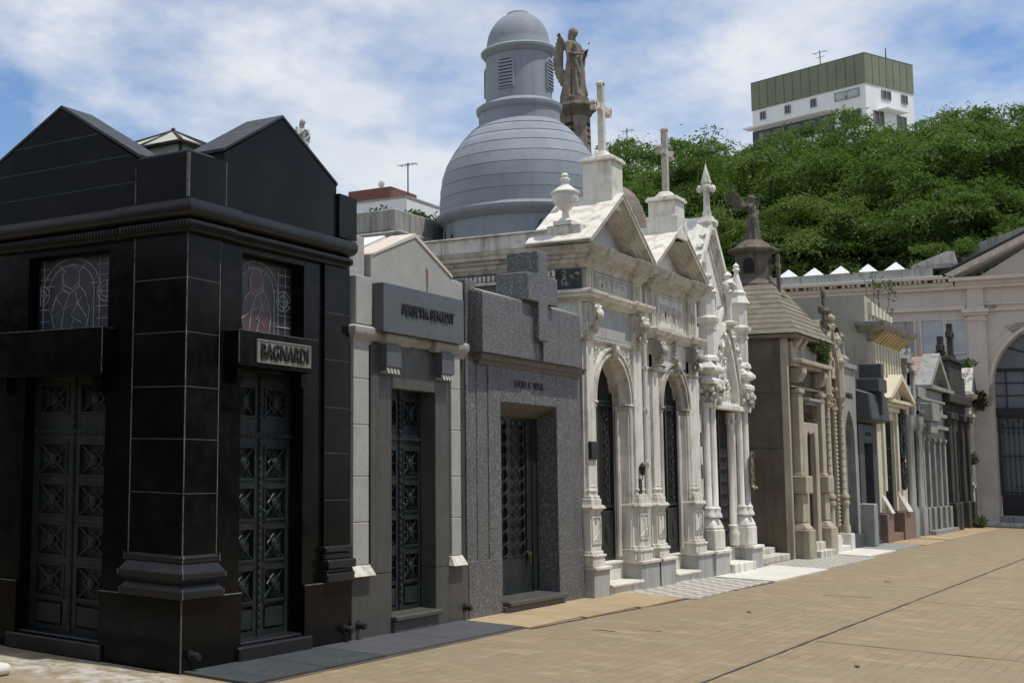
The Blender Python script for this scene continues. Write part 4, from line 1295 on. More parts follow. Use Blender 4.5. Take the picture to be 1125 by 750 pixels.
# ------------------------------------------------------------------ statues
def angel(name, label, mat, x, y, z, h, face, pose, group='stone angels on the tombs'):
    """winged robed figure, one closed skin; face = angle (plan) the figure looks towards"""
    k = h / 1.9
    Rz = Matrix.Rotation(face, 3, 'Z')
    def L(p): 
        v = Rz @ Vector(p); return (x + v.x * k, y + v.y * k, z + v.z * k)
    mb = MB()
    # local frame: +x forward, +y figure's left
    secs = [(0, .30, .26, 0), (.06, .31, .27, .0), (.3, .26, .25, .01), (.6, .225, .235, .02), (.9, .195, .225, .03), (1.02, .17, .205, .02), (1.12, .14, .17, .0), (1.25, .15, .2, -.01), (1.38, .15, .225, -.02), (1.46, .115, .21, -.03), (1.51, .07, .1, -.02), (1.56, .055, .058, -.01), (1.62, .055, .056, .0)]
    n = 36
    lean = pose.get('lean', 0); fat = pose.get('fat', 1.)
    vs = []; fs = []
    for i, (zz, a, b, off) in enumerate(secs):
        for j in range(n):
            t = 2 * PI * j / n
            fold = 0
            if zz < 1.1:
                amp = .035 * (1 - zz / 1.3)
                fold = amp * (math.sin(t * 7 + zz * 2.2) + .6 * math.sin(t * 12 - zz * 3))
            elif zz < 1.45: fold = .012 * math.sin(t * 9 + zz * 8)
            r = 1
            px = (a * fat + fold) * math.cos(t) + off + lean * math.sin(zz / 1.9 * PI / 2)
            py = (b * fat + fold) * math.sin(t)
            vs.append(L((px, py, zz)))
    for i in range(len(secs) - 1):
        for j in range(n):
            fs.append((i * n + j, i * n + (j + 1) % n, (i + 1) * n + (j + 1) % n, (i + 1) * n + j))
    fs.append(tuple(range(n))); fs.append(tuple((len(secs) - 1) * n + j for j in range(n)))
    mb.add(vs, fs)
    hx = lean + .02
    ell = Matrix.Rotation(face, 3, 'Z')
    mb.blob(L((hx + .02, 0, 1.72)), (.095 * k, .08 * k, .118 * k), 14, 10, ell)
    mb.blob(L((hx + .11, 0, 1.71)), (.022 * k, .014 * k, .03 * k), 6, 5, ell)          # nose
    mb.blob(L((hx + .085, 0, 1.645)), (.03 * k, .03 * k, .022 * k), 6, 5, ell)          # chin
    for sy in (-1, 1): mb.blob(L((hx + .09, sy * .03, 1.745)), (.014 * k, .02 * k, .01 * k), 6, 4, ell)
    mb.blob(L((hx - .025, 0, 1.755)), (.118 * k, .11 * k, .115 * k), 12, 8, ell)         # hair
    mb.blob(L((hx - .08, 0, 1.62)), (.075 * k, .115 * k, .16 * k), 10, 6, ell)
    for q in range(10): mb.blob(L((hx - .03 + .1 * math.cos(q * .63 + 1.2), .1 * math.sin(q * .63 + 1.2), 1.74 - .04 * (q % 3))), .032 * k, 6, 5)
    # sash across the body
    for q in range(3):
        mb.tube([L((.17 + .02 * q, .2, 1.3 - .06 * q)), L((.215, .05, 1.12 - .05 * q)), L((.21, -.12, .98 - .06 * q)), L((.13, -.24, .9 - .1 * q))], .022 * k, 6)
    for q in range(4):
        mb.tube([L((.18, -.2 + q * .03, .98)), L((.25, -.12 + q * .05, .6)), L((.27, -.1 + q * .06, .1))], .02 * k, 6)
    # arms
    for s, key in ((1, 'left'), (-1, 'right')):
        sh = (lean * .9 - .01, s * .2, 1.42)
        el, ha = pose[key]
        mb.tube([L(sh), L(tuple((sh[i] + el[i]) / 2 for i in range(3))), L(el)], lambda t: (.075 - .02 * t) * k, 10)
        mb.tube([L(el), L(tuple((ha[i] + el[i]) / 2 for i in range(3))), L(ha)], lambda t: (.058 - .024 * t) * k, 10)
        mb.blob(L(sh), .082 * k, 8, 6); mb.blob(L(el), .056 * k, 8, 6)
        d = (Vector(ha) - Vector(el)).normalized()
        mb.blob(L(tuple(Vector(ha) + d * .035)), (.035 * k, .035 * k, .035 * k), 8, 6)
        side = d.cross(Vector((0, 0, 1)))
        if side.length < .2: side = Vector((0, 1, 0))
        side.normalize(); upv = side.cross(d)
        for f in range(4):
            b0 = Vector(ha) + d * .05 + side * (f - 1.5) * .02
            ln = (.05, .062, .06, .045)[f]
            mb.tube([L(tuple(b0)), L(tuple(b0 + d * ln * .6)), L(tuple(b0 + d * ln + upv * -.02))], .0105 * k, 5)
        b0 = Vector(ha) + d * .01 + side * .035
        mb.tube([L(tuple(b0)), L(tuple(b0 + d * .03 + side * .025)), L(tuple(b0 + d * .055 + side * .02))], .011 * k, 5)
        # loose sleeve
        mb.tube([L(el), L((el[0], el[1], el[2] - .14)), L((el[0] + .02, el[1], el[2] - .24))], lambda t: (.055 - .03 * t) * k, 8)
    if pose.get('palm'):
        ha = pose[pose['palm']][1]
        mb.tube([L((ha[0], ha[1], ha[2] - .15)), L((ha[0] + .03, ha[1], ha[2] + .1)), L((ha[0] + .08, ha[1], ha[2] + .24))], .016 * k, 5)
        mb.tube([L((ha[0] - .05, ha[1], ha[2] + .16)), L((ha[0] + .14, ha[1], ha[2] + .2))], .013 * k, 5)
    # base plinth of the figure
    mb.blob(L((0, 0, .0)), (.34 * k, .33 * k, .1 * k), 14, 5, ell)
    # wings: layered feathers
    for s in (1, -1):
        w = pose['wing']
        root = Vector((-.12 + lean, s * .1, 1.32))
        for q in range(13):
            t = q / 12
            tip = Vector((w['back'] * (.5 + .5 * math.sin(t * PI)), s * (w['spread'] * (.35 + .65 * math.sin((1 - t) * PI * .5 + .2))), w['low'] + (w['high'] - w['low']) * (1 - t) ** 1.2))
            kn = Vector((-.2 + lean, s * (w['spread'] * .6), 1.38 + (w['high'] - 1.4) * .5 * (1 - t)))
            mb.tube([L(root), L(kn), L(tuple((kn + tip) / 2 + Vector((-.02, s * .03, 0)))), L(tip)], lambda u: (.052 - .014 * u) * k * pose.get('fat', 1.), 6)
        mb.tube([L(root), L((-.2 + lean, s * w['spread'] * .5, 1.5)), L((w['back'] * .7, s * w['spread'] * .8, w['high']))], .05 * k, 8)
    o = mb.build('statue', mat, remesh=.021 * k)
    o.name = name
    # base origin
    me = o.data
    for v in me.vertices: v.co -= Vector((x, y, z))
    o.location = (x, y, z)
    tag(o, label, 'statue', group)
    return o

# ------------------------------------------------------------------ brown tomb with pyramid roof
def brown():
    root = thing('mausoleum', 'weathered brown mausoleum with stepped pyramid stone roof and small lantern turret', 'mausoleum', (-1.2, 27.4, 0), 'mausoleums along the walkway')
    y0, y1 = 26.1, 28.75
    mb = MB(); mb.box(-2.3, -.3, y0, y1, 0, 4.28); mb.box(-.3, -.03, y0, 27.2, .0, 4.2); mb.box(-.3, -.03, 27.75, y1, 0, 4.2); mb.box(-.3, -.03, 27.2, 27.75, 2.5, 4.2)
    mb.build('wall', 'brown', root)
    mb = MB(); mb.box(-.1, .012, y0 - .006, y0 + .1, 0, 4.14); mb.build('corner_strip', 'brownlight', root)
    # side cracks / joint line
    mb = MB(); mb.box(-2.2, -.03, y0 - .004, y0, 2.05, 2.062); mb.box(-2.2, -.03, y0 - .004, y0, 3.1, 3.108); mb.build('wall_joint', 'darkstone', root)
    m = 'brownlight'
    for a, b in ((26.42, 26.85), (28.15, 28.55)):
        mb = MB(); mb.box(-.1, .22, a - .05, b + .02, 0, .55); mb.frus((-.1, .2, a - .03, b), .55, (-.1, .1, a + .02, b - .03), .68); mb.box(-.1, .12, a + .02, b - .03, .68, 1.22)
        mb.box(-.1, .2, a - .03, b + .02, 1.22, 1.55)
        mb.build('pedestal', m, root, bevel=.015)
        mb = MB(); mb.box(-.1, .1, a + .06, b - .06, 1.55, 3.12); mb.box(-.1, .13, a + .03, b - .03, 3.12, 3.2); mb.box(-.1, .12, a + .04, b - .04, 1.55, 1.6)
        mb.build('pilaster', m, root, bevel=.01)
        mb = MB(); mb.prism([(-.05, 3.3), (.12, 3.34), (.2, 3.5), (.2, 3.62), (-.05, 3.62)], 'y', a + .05, b - .1); mb.build('console', m, root, bevel=.02)
    mb = MB()
    for z0, z1, x in ((3.62, 3.68, .14), (3.68, 3.76, .24), (3.22, 3.26, .06)): mb.box(-.1, x, 26.25, 28.7, z0, z1)
    mb.box(-.1, .05, 26.3, 28.65, 3.76, 4.1)
    mb.build('entablature', m, root, bevel=.012)
    mb = MB(); mb.box(-.1, .062, 26.9, 28.1, 3.82, 4.03); mb.build('frieze_panel', 'greystone', root)
    for y in (26.45, 26.85, 27.9, 28.3):
        mb = MB(); mb.frus((-.1, .08, y, y + .2), 3.98, (-.1, .22, y, y + .2), 4.2); mb.build('bracket', m, root, bevel=.01)
    mb = MB(); mb.box(-.1, .2, 26.9, 28.1, 2.98, 3.04); mb.box(-.1, .14, 26.95, 28.05, 2.93, 2.98); mb.build('door_hood', 'greystone', root, bevel=.01)
    mb = MB(); mb.box(-.1, -.01, 27.0, 28.0, 2.5, 2.93)
    carve(mb, .02, 27.15, 27.85, 2.6, 2.85, 10, .09, 3); mb.build('overdoor', 'brown', root)
    mb = MB(); mb.archwall(26.93, 28.05, .2, 2.58, -.2, .06, 27.18, 27.8, 2.22, point=-.55); mb.build('door_frame', m, root, bevel=.01)
    mb = MB(); mb.box(-.32, -.26, 27.1, 27.85, .2, 2.5); mb.build('door', 'brown', root)
    mb = MB(); mb.box(-.2, .28, 26.95, 28.1, 0, .14); mb.box(-.3, .12, 27.0, 28.05, .14, .28); mb.build('door_step', 'marblepale', root, bevel=.01)
    mb = MB(); mb.box(-1.9, -.05, 23.55, 26.08, .0, .12); mb.box(-1.9, -.3, 23.6, 26.06, .12, .22); mb.build('side_step', 'marblepale', root, bevel=.01)
    # stepped roof
    cx, cy = -.88, 27.45
    mb = MB(); n = 10
    for i in range(n):
        t0 = i / n; t1 = (i + 1) / n
        hx0 = 1.12 * (1 - t0) + .42 * t0; hy0 = 1.5 * (1 - t0) + .42 * t0
        hx1 = 1.12 * (1 - t1) + .42 * t1; hy1 = 1.5 * (1 - t1) + .42 * t1
        z0 = 4.22 + 1.08 * t0; z1 = 4.22 + 1.08 * t1
        e_ = .012
        0 and mb.box(cx - hx0 - e_, cx + hx0 + e_, cy - hy0 - e_, cy + hy0 + e_, z0 + .012, z0 + .026)
        mb.frus((cx - hx0 - e_ + .004, cx + hx0 + e_ - .004, cy - hy0 - e_ + .004, cy + hy0 + e_ - .004), z0 + .012, (cx - hx1 + .006, cx + hx1 - .006, cy - hy1 + .006, cy + hy1 - .006), z1 + .014)
    mb.build('roof', 'roofstone', root, split=False)
    mb = MB(); mb.box(-2.5, .22, 25.98, 28.9, 4.15, 4.225); mb.build('eaves', 'roofstone', root, bevel=.02)
    mb = MB(); mb.frus((-2.9, -1.7, 25.2, 26.6), 4.4, (-2.6, -1.5, 25.9, 26.8), 5.1); mb.build('rear_roof', 'roofstone', root)
    mb = MB()
    mb.lathe([(.44, 5.28), (.44, 5.36), (.37, 5.42), (.34, 5.46), (.34, 5.98), (.40, 6.0), (.47, 6.05), (.47, 6.1), (.36, 6.14), (.28, 6.22), (.2, 6.28), (.0, 6.28)], cx, cy, 8, PI / 8)
    mb.build('turret', 'statuegrey', root, bevel=.01)
    for a in (0, -PI / 2, PI / 2, PI):
        m2 = MB(lambda o, b, zz, a=a: (cx + math.cos(a) * o - math.sin(a) * b, cy + math.sin(a) * o + math.cos(a) * b, zz))
        m2.prism([(-.1, 5.58), (.1, 5.58), (.1, 5.8), (.07, 5.87), (0, 5.9), (-.07, 5.87), (-.1, 5.8)], 'x', .3, .325); m2.build('louvre_opening', 'ironwood', root)
    mb = MB(); mb.box(-.42, -.36, 27.32, 27.4, 5.0, 5.95); mb.box(-.41, -.37, 27.2, 27.52, 5.68, 5.76); mb.box(-.5, -.28, 27.2, 27.5, 4.98, 5.1); mb.build('roof_cross', 'statuegrey', root)
    t = thing('creeping_plant', 'green creeper hanging under the eaves of the brown pyramid roof tomb', 'plant', (.1, 27.9, 4.1))
    mb = MB(); leaves(mb, (.16, 28.0, 4.12), (.12, .75, .16), 500, .045, 1); leaves(mb, (.12, 28.45, 3.9), (.1, .3, .35), 350, .045, 2); mb.build('foliage', 'weed', t, split=False)
    mb = MB(); mb.tube([(.05, 27.4, 4.15), (.1, 28.0, 4.16), (.1, 28.5, 3.75)], .012, 5); mb.build('stem', 'bark', t)
brown()
angel('angel_statue', 'small grey stone angel with raised spread wings on the brown pyramid roof turret', 'statuegrey', -.88, 27.45, 6.25, 1.0, R_(-10),
      dict(lean=.04, left=((.12, .3, 1.5), (.2, .22, 1.72)), right=((.1, -.28, 1.3), (.25, -.2, 1.45)), wing=dict(back=-.55, spread=.85, high=2.0, low=1.3)))

# ------------------------------------------------------------------ slim twisted column tomb
def slim():
    root = thing('mausoleum', 'narrow tan gothic mausoleum with thin colonnettes and tall crocketed cross spire', 'mausoleum', (-1, 29.65, 0), 'mausoleums along the walkway')
    m = 'brownlight'; y0, y1 = 28.85, 30.42; c = 29.65
    mb = MB(); mb.box(-2, -.35, y0 + .03, y1 - .03, 0, 3.6); mb.build('wall', 'brown', root)
    mb = MB(); mb.archwall(y0 + .04, y1 - .04, .28, 3.7, -.4, -.1, 29.2, 30.1, 2.9, point=.6); mb.build('front_wall', m, root)
    mb = MB(); mb.box(-.36, -.3, 29.2, 30.1, .28, 3.4); mb.build('door', 'brown', root)
    for a, b in ((28.9, 29.22), (30.08, 30.4)):
        mb = MB(); mb.box(-.3, .16, a, b, 0, .36); mb.build('white_base', 'marblewhite', root, bevel=.01)
    mb = MB(); mb.box(-.3, .14, 29.23, 30.07, .0, .13); mb.box(-.3, .0, 29.23, 30.07, .13, .25); mb.build('step', 'marblewhite', root, bevel=.01)
    for yc in (29.05, 30.25):
        mb = MB(); mb.lathe([(.1, .37), (.1, .5), (.07, .56), (.07, .95), (.1, .97), (.1, 1.02), (.06, 1.06), (.1, 1.1), (.1, 1.15), (.055, 1.2), (.05, 3.0), (.08, 3.03), (.06, 3.1), (.11, 3.2)], .02, yc, 10)
        for k in range(11): mb.blob((.02, yc, 1.3 + .16 * k), (.06, .06, .03), 8, 4)
        mb.build('colonnette', m, root, smooth=True)
        mb = MB(); mb.lathe([(.12, 3.2), (.12, 3.9), (.16, 3.95), (.16, 4.0), (.1, 4.03), (.05, 4.3), (.09, 4.36), (.1, 4.46), (.06, 4.52), (.03, 4.6)], .0, yc, 8, PI / 8); mb.build('pinnacle', m, root, bevel=.005)
    mb = MB(); mb.tube([(-.02, 29.75, .5), (-.02, 29.75, 3.0)], .04, 6)
    z = .55
    while z < 3.0: mb.blob((-.0, 29.75, z), (.055, .055, .03), 6, 4); z += .085
    mb.build('rope_column', m, root)
    mb = MB(); mb.prism([(29.0, 3.6), (30.3, 3.6), (c, 4.75)], 'x', -.3, -.02); mb.ring(c, 3.85, .12, .18, -.05, .04, 0, 2 * PI, 16)
    for s in (-1, 1):
        mb.prism([(c + s * .7, 3.55), (c + s * .6, 3.55), (c, 4.66), (c, 4.84)], 'x', -.32, .05)
        for i in range(6): mb.blob((.02, c + s * .68 * (1 - i / 6), 3.68 + 1.15 * i / 6), (.06, .06, .07), 6, 4, None, .3, i)
    carve(mb, .0, 29.3, 30.0, 2.95, 3.5, 18, .1, 8)
    mb.build('gable', m, root, split=False)
    mb = MB(); mb.lathe([(.1, 4.6), (.12, 4.7), (.06, 4.76), (.12, 4.82), (.12, 4.88), (.03, 4.95), (.0, 4.99)], 0, c, 8); mb.build('gable_finial', m, root)
    # the tall crocketed cross shaft at its left corner
    mb = MB(); mb.tube([(.05, 28.98, 3.9), (.05, 28.98, 5.25)], .055, 8, .035)
    for i in range(9): mb.blob((.05 + .05 * math.cos(i * 2.2), 28.98 + .06 * math.sin(i * 2.2), 4.0 + .1 * i), (.05, .05, .06), 6, 4, None, .3, i)
    mb.tube([(.05, 28.7, 4.95), (.05, 29.26, 4.95)], .05, 6); 
    for y in (28.7, 29.26): mb.blob((.05, y, 4.95), (.07, .08, .09), 6, 5, None, .3, 3)
    mb.blob((.05, 28.98, 5.3), (.05, .06, .14), 6, 5)
    mb.build('crocketed_cross', 'statuegrey', root, split=False)
    mb = MB(); mb.lathe([(.03, 4.05), (.05, 4.12), (.16, 4.2), (.16, 4.3), (.05, 4.36), (.16, 4.4), (.1, 4.5), (.0, 4.52)], -.5, 28.95, 10); mb.build('ball_finial', 'statuegrey', root, smooth=True)
slim()

def narrow_arch():
    root = thing('mausoleum', 'narrow grey mausoleum with tall pointed dark doorway left of the black cross tomb', 'mausoleum', (-1, 31.1, 0), 'mausoleums along the walkway')
    mb = MB(); mb.box(-2, -.3, 30.45, 31.95, 0, 4.0); mb.build('wall', 'greystone', root)
    mb = MB(); mb.archwall(30.46, 31.94, .3, 3.9, -.3, -.02, 30.8, 31.65, 2.4, point=.35); mb.build('front_wall', 'greystone', root)
    mb = MB(); mb.box(-.3, .06, 30.46, 31.94, 0, .3); mb.build('plinth', 'charcoal', root, bevel=.01)
    mb = MB(); mb.box(-.25, -.2, 30.8, 31.65, .3, 2.9); d = mb.build('door', 'gateiron', root)
    mb = MB()
    for i in range(6): mb.tube([(-.18, 30.87 + i * .14, .35), (-.18, 30.87 + i * .14, 2.7)], .012, 5)
    for z in (.9, 1.5, 2.1, 2.4): mb.box(-.19, -.17, 30.82, 31.63, z, z + .03)
    mb.build('iron_grille', 'greystone', d, split=False)
    text(root, 'inscription', 'FAMILIA', 'letter', lambda a, u, o: (-.02 + o, 31.22 + a, 3.3 + u), .12, .01, width=.75)
    mb = MB(); mb.box(-.3, .04, 30.4, 31.9, 3.9, 4.0); mb.lathe([(.12, 4.0), (.14, 4.1), (.05, 4.2), (.05, 4.5), (.07, 4.6), (.0, 4.7)], -.1, 31.2, 8); mb.build('cornice', 'greystone', root, split=False)
    mb = MB(); mb.box(-.15, -.05, 30.66, 30.76, 4.0, 4.75); mb.box(-.14, -.06, 30.5, 30.92, 4.42, 4.52); mb.build('cross', 'darkstone', root)
narrow_arch()

def black_small():
    root = thing('mausoleum', 'small charcoal granite mausoleum with blocky cross and deep open doorway beside yellow one', 'mausoleum', (-1, 32.95, 0), 'mausoleums along the walkway')
    m = 'charcoal'
    mb = MB(); mb.box(-2, -.7, 32, 33.85, 0, 3.2); mb.box(-.7, 0, 32, 32.5, 0, 2.72); mb.box(-.7, 0, 33.4, 33.85, 0, 2.72); mb.box(-.7, 0, 32.5, 33.4, 2.3, 2.72); mb.build('wall', m, root, bevel=.01)
    mb = MB(); mb.box(-.3, .25, 31.95, 32.3, 0, .95); mb.build('side_post', 'greystone', root, bevel=.02)
    mb = MB(); mb.box(-.72, -.66, 32.5, 33.4, .1, 2.3); mb.build('door', 'gateiron', root)
    mb = MB(); mb.box(-.6, .08, 32.4, 33.5, 0, .1); mb.build('door_step', m, root, bevel=.01)
    mb = MB(); mb.add([(-.2, 31.95, 2.72), (.3, 31.95, 2.8), (.3, 33.85, 2.8), (-.2, 33.85, 2.72), (-.2, 31.95, 3.55), (.24, 31.95, 3.4), (.24, 33.85, 3.4), (-.2, 33.85, 3.55)],
              [(0, 3, 2, 1), (4, 5, 6, 7), (0, 1, 5, 4), (1, 2, 6, 5), (2, 3, 7, 6), (3, 0, 4, 7)]); mb.build('parapet_slab', m, root, bevel=.03)
    mb = MB(); mb.prism([(32.75, 2.95), (33.0, 2.95), (33.0, 3.45), (33.3, 3.45), (33.3, 3.75), (33.0, 3.75), (33.0, 4.1), (32.75, 4.1), (32.75, 3.75), (32.45, 3.75), (32.45, 3.45), (32.75, 3.45)], 'x', -.1, .36); mb.build('cross', m, root, bevel=.015)
    text(root, 'inscription', 'PEREDA', 'darkstone', lambda a, u, o: (.0 + o, 32.95 + a, 2.5 + u), .1, .01, width=.6)
black_small()

# ------------------------------------------------------------------ cream block and yellow tomb
def yellow():
    root = thing('mausoleum', 'tall cream mausoleum with blank side wall, ochre bracketed cornice and bronze wreaths on yellow front', 'mausoleum', (-1.8, 35.6, 0), 'mausoleums along the walkway')
    y0, y1 = 33.9, 37.25
    mb = MB(); mb.box(-4.2, -.14, y0, y1, 0, 5.0); mb.build('wall', 'cream', root)
    mb = MB(); mb.box(-4.2, -.14, y0 + .001, y0 + .3, 5.0, 5.82); mb.box(-4.2, -3.9, y0 + .3, y1, 5.0, 5.8); mb.prism([(y0 + .3, 5.0), (y1, 5.0), (y1 - .2, 5.55), (y0 + .3, 5.8)], 'x', -.5, -.14); mb.build('parapet', 'cream', root)
    mb = MB()
    y = y0 + .35
    while y < y1 - .2:
        mb.box(-.14, -.05, y, y + .3, 5.0 + .38, 5.72 - (y - y0) * .07) if y < y1 - .6 else None
        y += .42
    mb.build('parapet_panels', 'yellow', root, split=False)
    mb = MB(); mb.sweep([(-.3, y0 + .1), (-.1, y0 + .1), (-.1, y1), (-.5, y1)], [(0, 4.75), (.05, 4.8), (.05, 4.9), (.3, 5.0), (.42, 5.08), (.45, 5.16), (.1, 5.2)]); mb.build('cornice', 'greystone', root)
    for k in range(9):
        y = y0 + .2 + k * .36; mb = MB(); mb.frus((-.14, .0, y, y + .16), 4.7, (-.14, .26, y, y + .16), 4.98); mb.build('bracket', 'ochre', root, bevel=.02)
    mb = MB(); mb.box(-.14, -.02, y0 + .1, y1 - .05, 3.9, 4.72)
    for k in range(10): mb.box(-.02, .02, y0 + .15 + k * .32, y0 + .3 + k * .32, 4.0, 4.65)
    mb.build('attic', 'yellow', root, split=False)
    mb = MB(); mb.box(-.14, 0, y0 + .02, 34.6, .7, 3.9); mb.box(-.14, 0, 35.9, y1, .7, 3.9); mb.box(-.14, 0, 34.6, 35.9, 2.9, 3.9); mb.build('front_wall', 'yellow', root, bevel=.01)
    mb = MB(); mb.box(-.2, .14, y0 - .0 + .01, 34.62, 0, .68); mb.box(-.2, .14, 35.95, y1, 0, .68); mb.build('plinth', 'pinkgranite', root, bevel=.01)
    mb = MB(); mb.box(-.2, .1, 34.64, 35.93, 0, .2); mb.build('door_step', 'pinkgranite', root, bevel=.01)
    mb = MB(); mb.box(-.16, -.1, 34.6, 35.9, .2, 2.9); d = mb.build('door', 'ironwood', root)
    mb = MB()
    for i in range(7): mb.box(-.1, -.07, 34.66 + i * .19, 34.69 + i * .19, .2, 2.88)
    for z in (.8, 1.5, 2.2): mb.box(-.1, -.08, 34.6, 35.9, z, z + .04)
    mb.build('iron_grille', 'gateiron', d, split=False)
    for a, b in ((34.1, 34.5), (36.1, 36.7)):
        mb = MB(); mb.add([(0, a, .69), (.2, a, .69), (.2, b, .69), (0, b, .69), (0, a, 1.1), (.0005, a, 1.1), (.0005, b, 1.1), (0, b, 1.1)], [(0, 3, 2, 1), (4, 5, 6, 7), (0, 1, 5, 4), (1, 2, 6, 5), (2, 3, 7, 6), (3, 0, 4, 7)])
        mb.build('sloping_base', 'marblepale', root)
    mb = MB(); mb.box(-.05, .06, 34.35, 34.55, 1.2, 3.1); mb.box(-.05, .06, 35.95, 36.15, 1.2, 3.1); mb.box(-.05, .09, 34.3, 36.2, 3.1, 3.22)
    mb.box(-.05, .16, 34.1, 37.0, 3.22, 3.3); mb.box(-.05, .26, 34.0, 37.1, 3.3, 3.38); mb.build('door_surround', 'yellow', root, bevel=.01)
    mb = MB(); mb.prism([(34.0, 3.38), (37.1, 3.38), (35.55, 3.9)], 'x', -.1, .08); mb.ring(35.6, 3.4, .2, .28, .05, .16, 0, PI, 12); mb.build('pediment', 'yellow', root, split=False)
    for s in (0, 1):
        mb = MB()
        f = (lambda y: y) if s == 0 else (lambda y: 71.1 - y)
        mb.prism([(f(33.95), 3.38), (f(34.25), 3.38), (35.55, 3.88), (35.55, 4.02)], 'x', -.1, .3); mb.build('raking_cornice', 'yellow', root)
    for zc, h, k in ((3.05, .55, 0), (2.35, .42, 1), (1.6, .38, 2)):
        t = thing('wreath', ['topmost bronze garland on the yellow mausoleum front', 'middle rounded bronze wreath on the yellow mausoleum front', 'lowest short bronze garland on the yellow mausoleum front'][k], 'wreath', (.02, 36.55, zc), 'bronze wreaths on the yellow tomb')
        mb = MB(); q = random.Random(k)
        for i in range(34):
            a = 2 * PI * i / 34
            mb.blob((.05, 36.55 + .2 * math.cos(a) * (1.2 if k == 1 else .8), zc + h * math.sin(a) * .8), (.05, q.uniform(.05, .09), q.uniform(.05, .09)), 6, 4, None, .3, i)
        mb.build('garland', 'bronze', t, split=False)
        mb = MB(); mb.box(.0, .05, 36.46, 36.64, zc - .12, zc + .12); mb.build('centre_plate', 'bronze', t)
yellow()

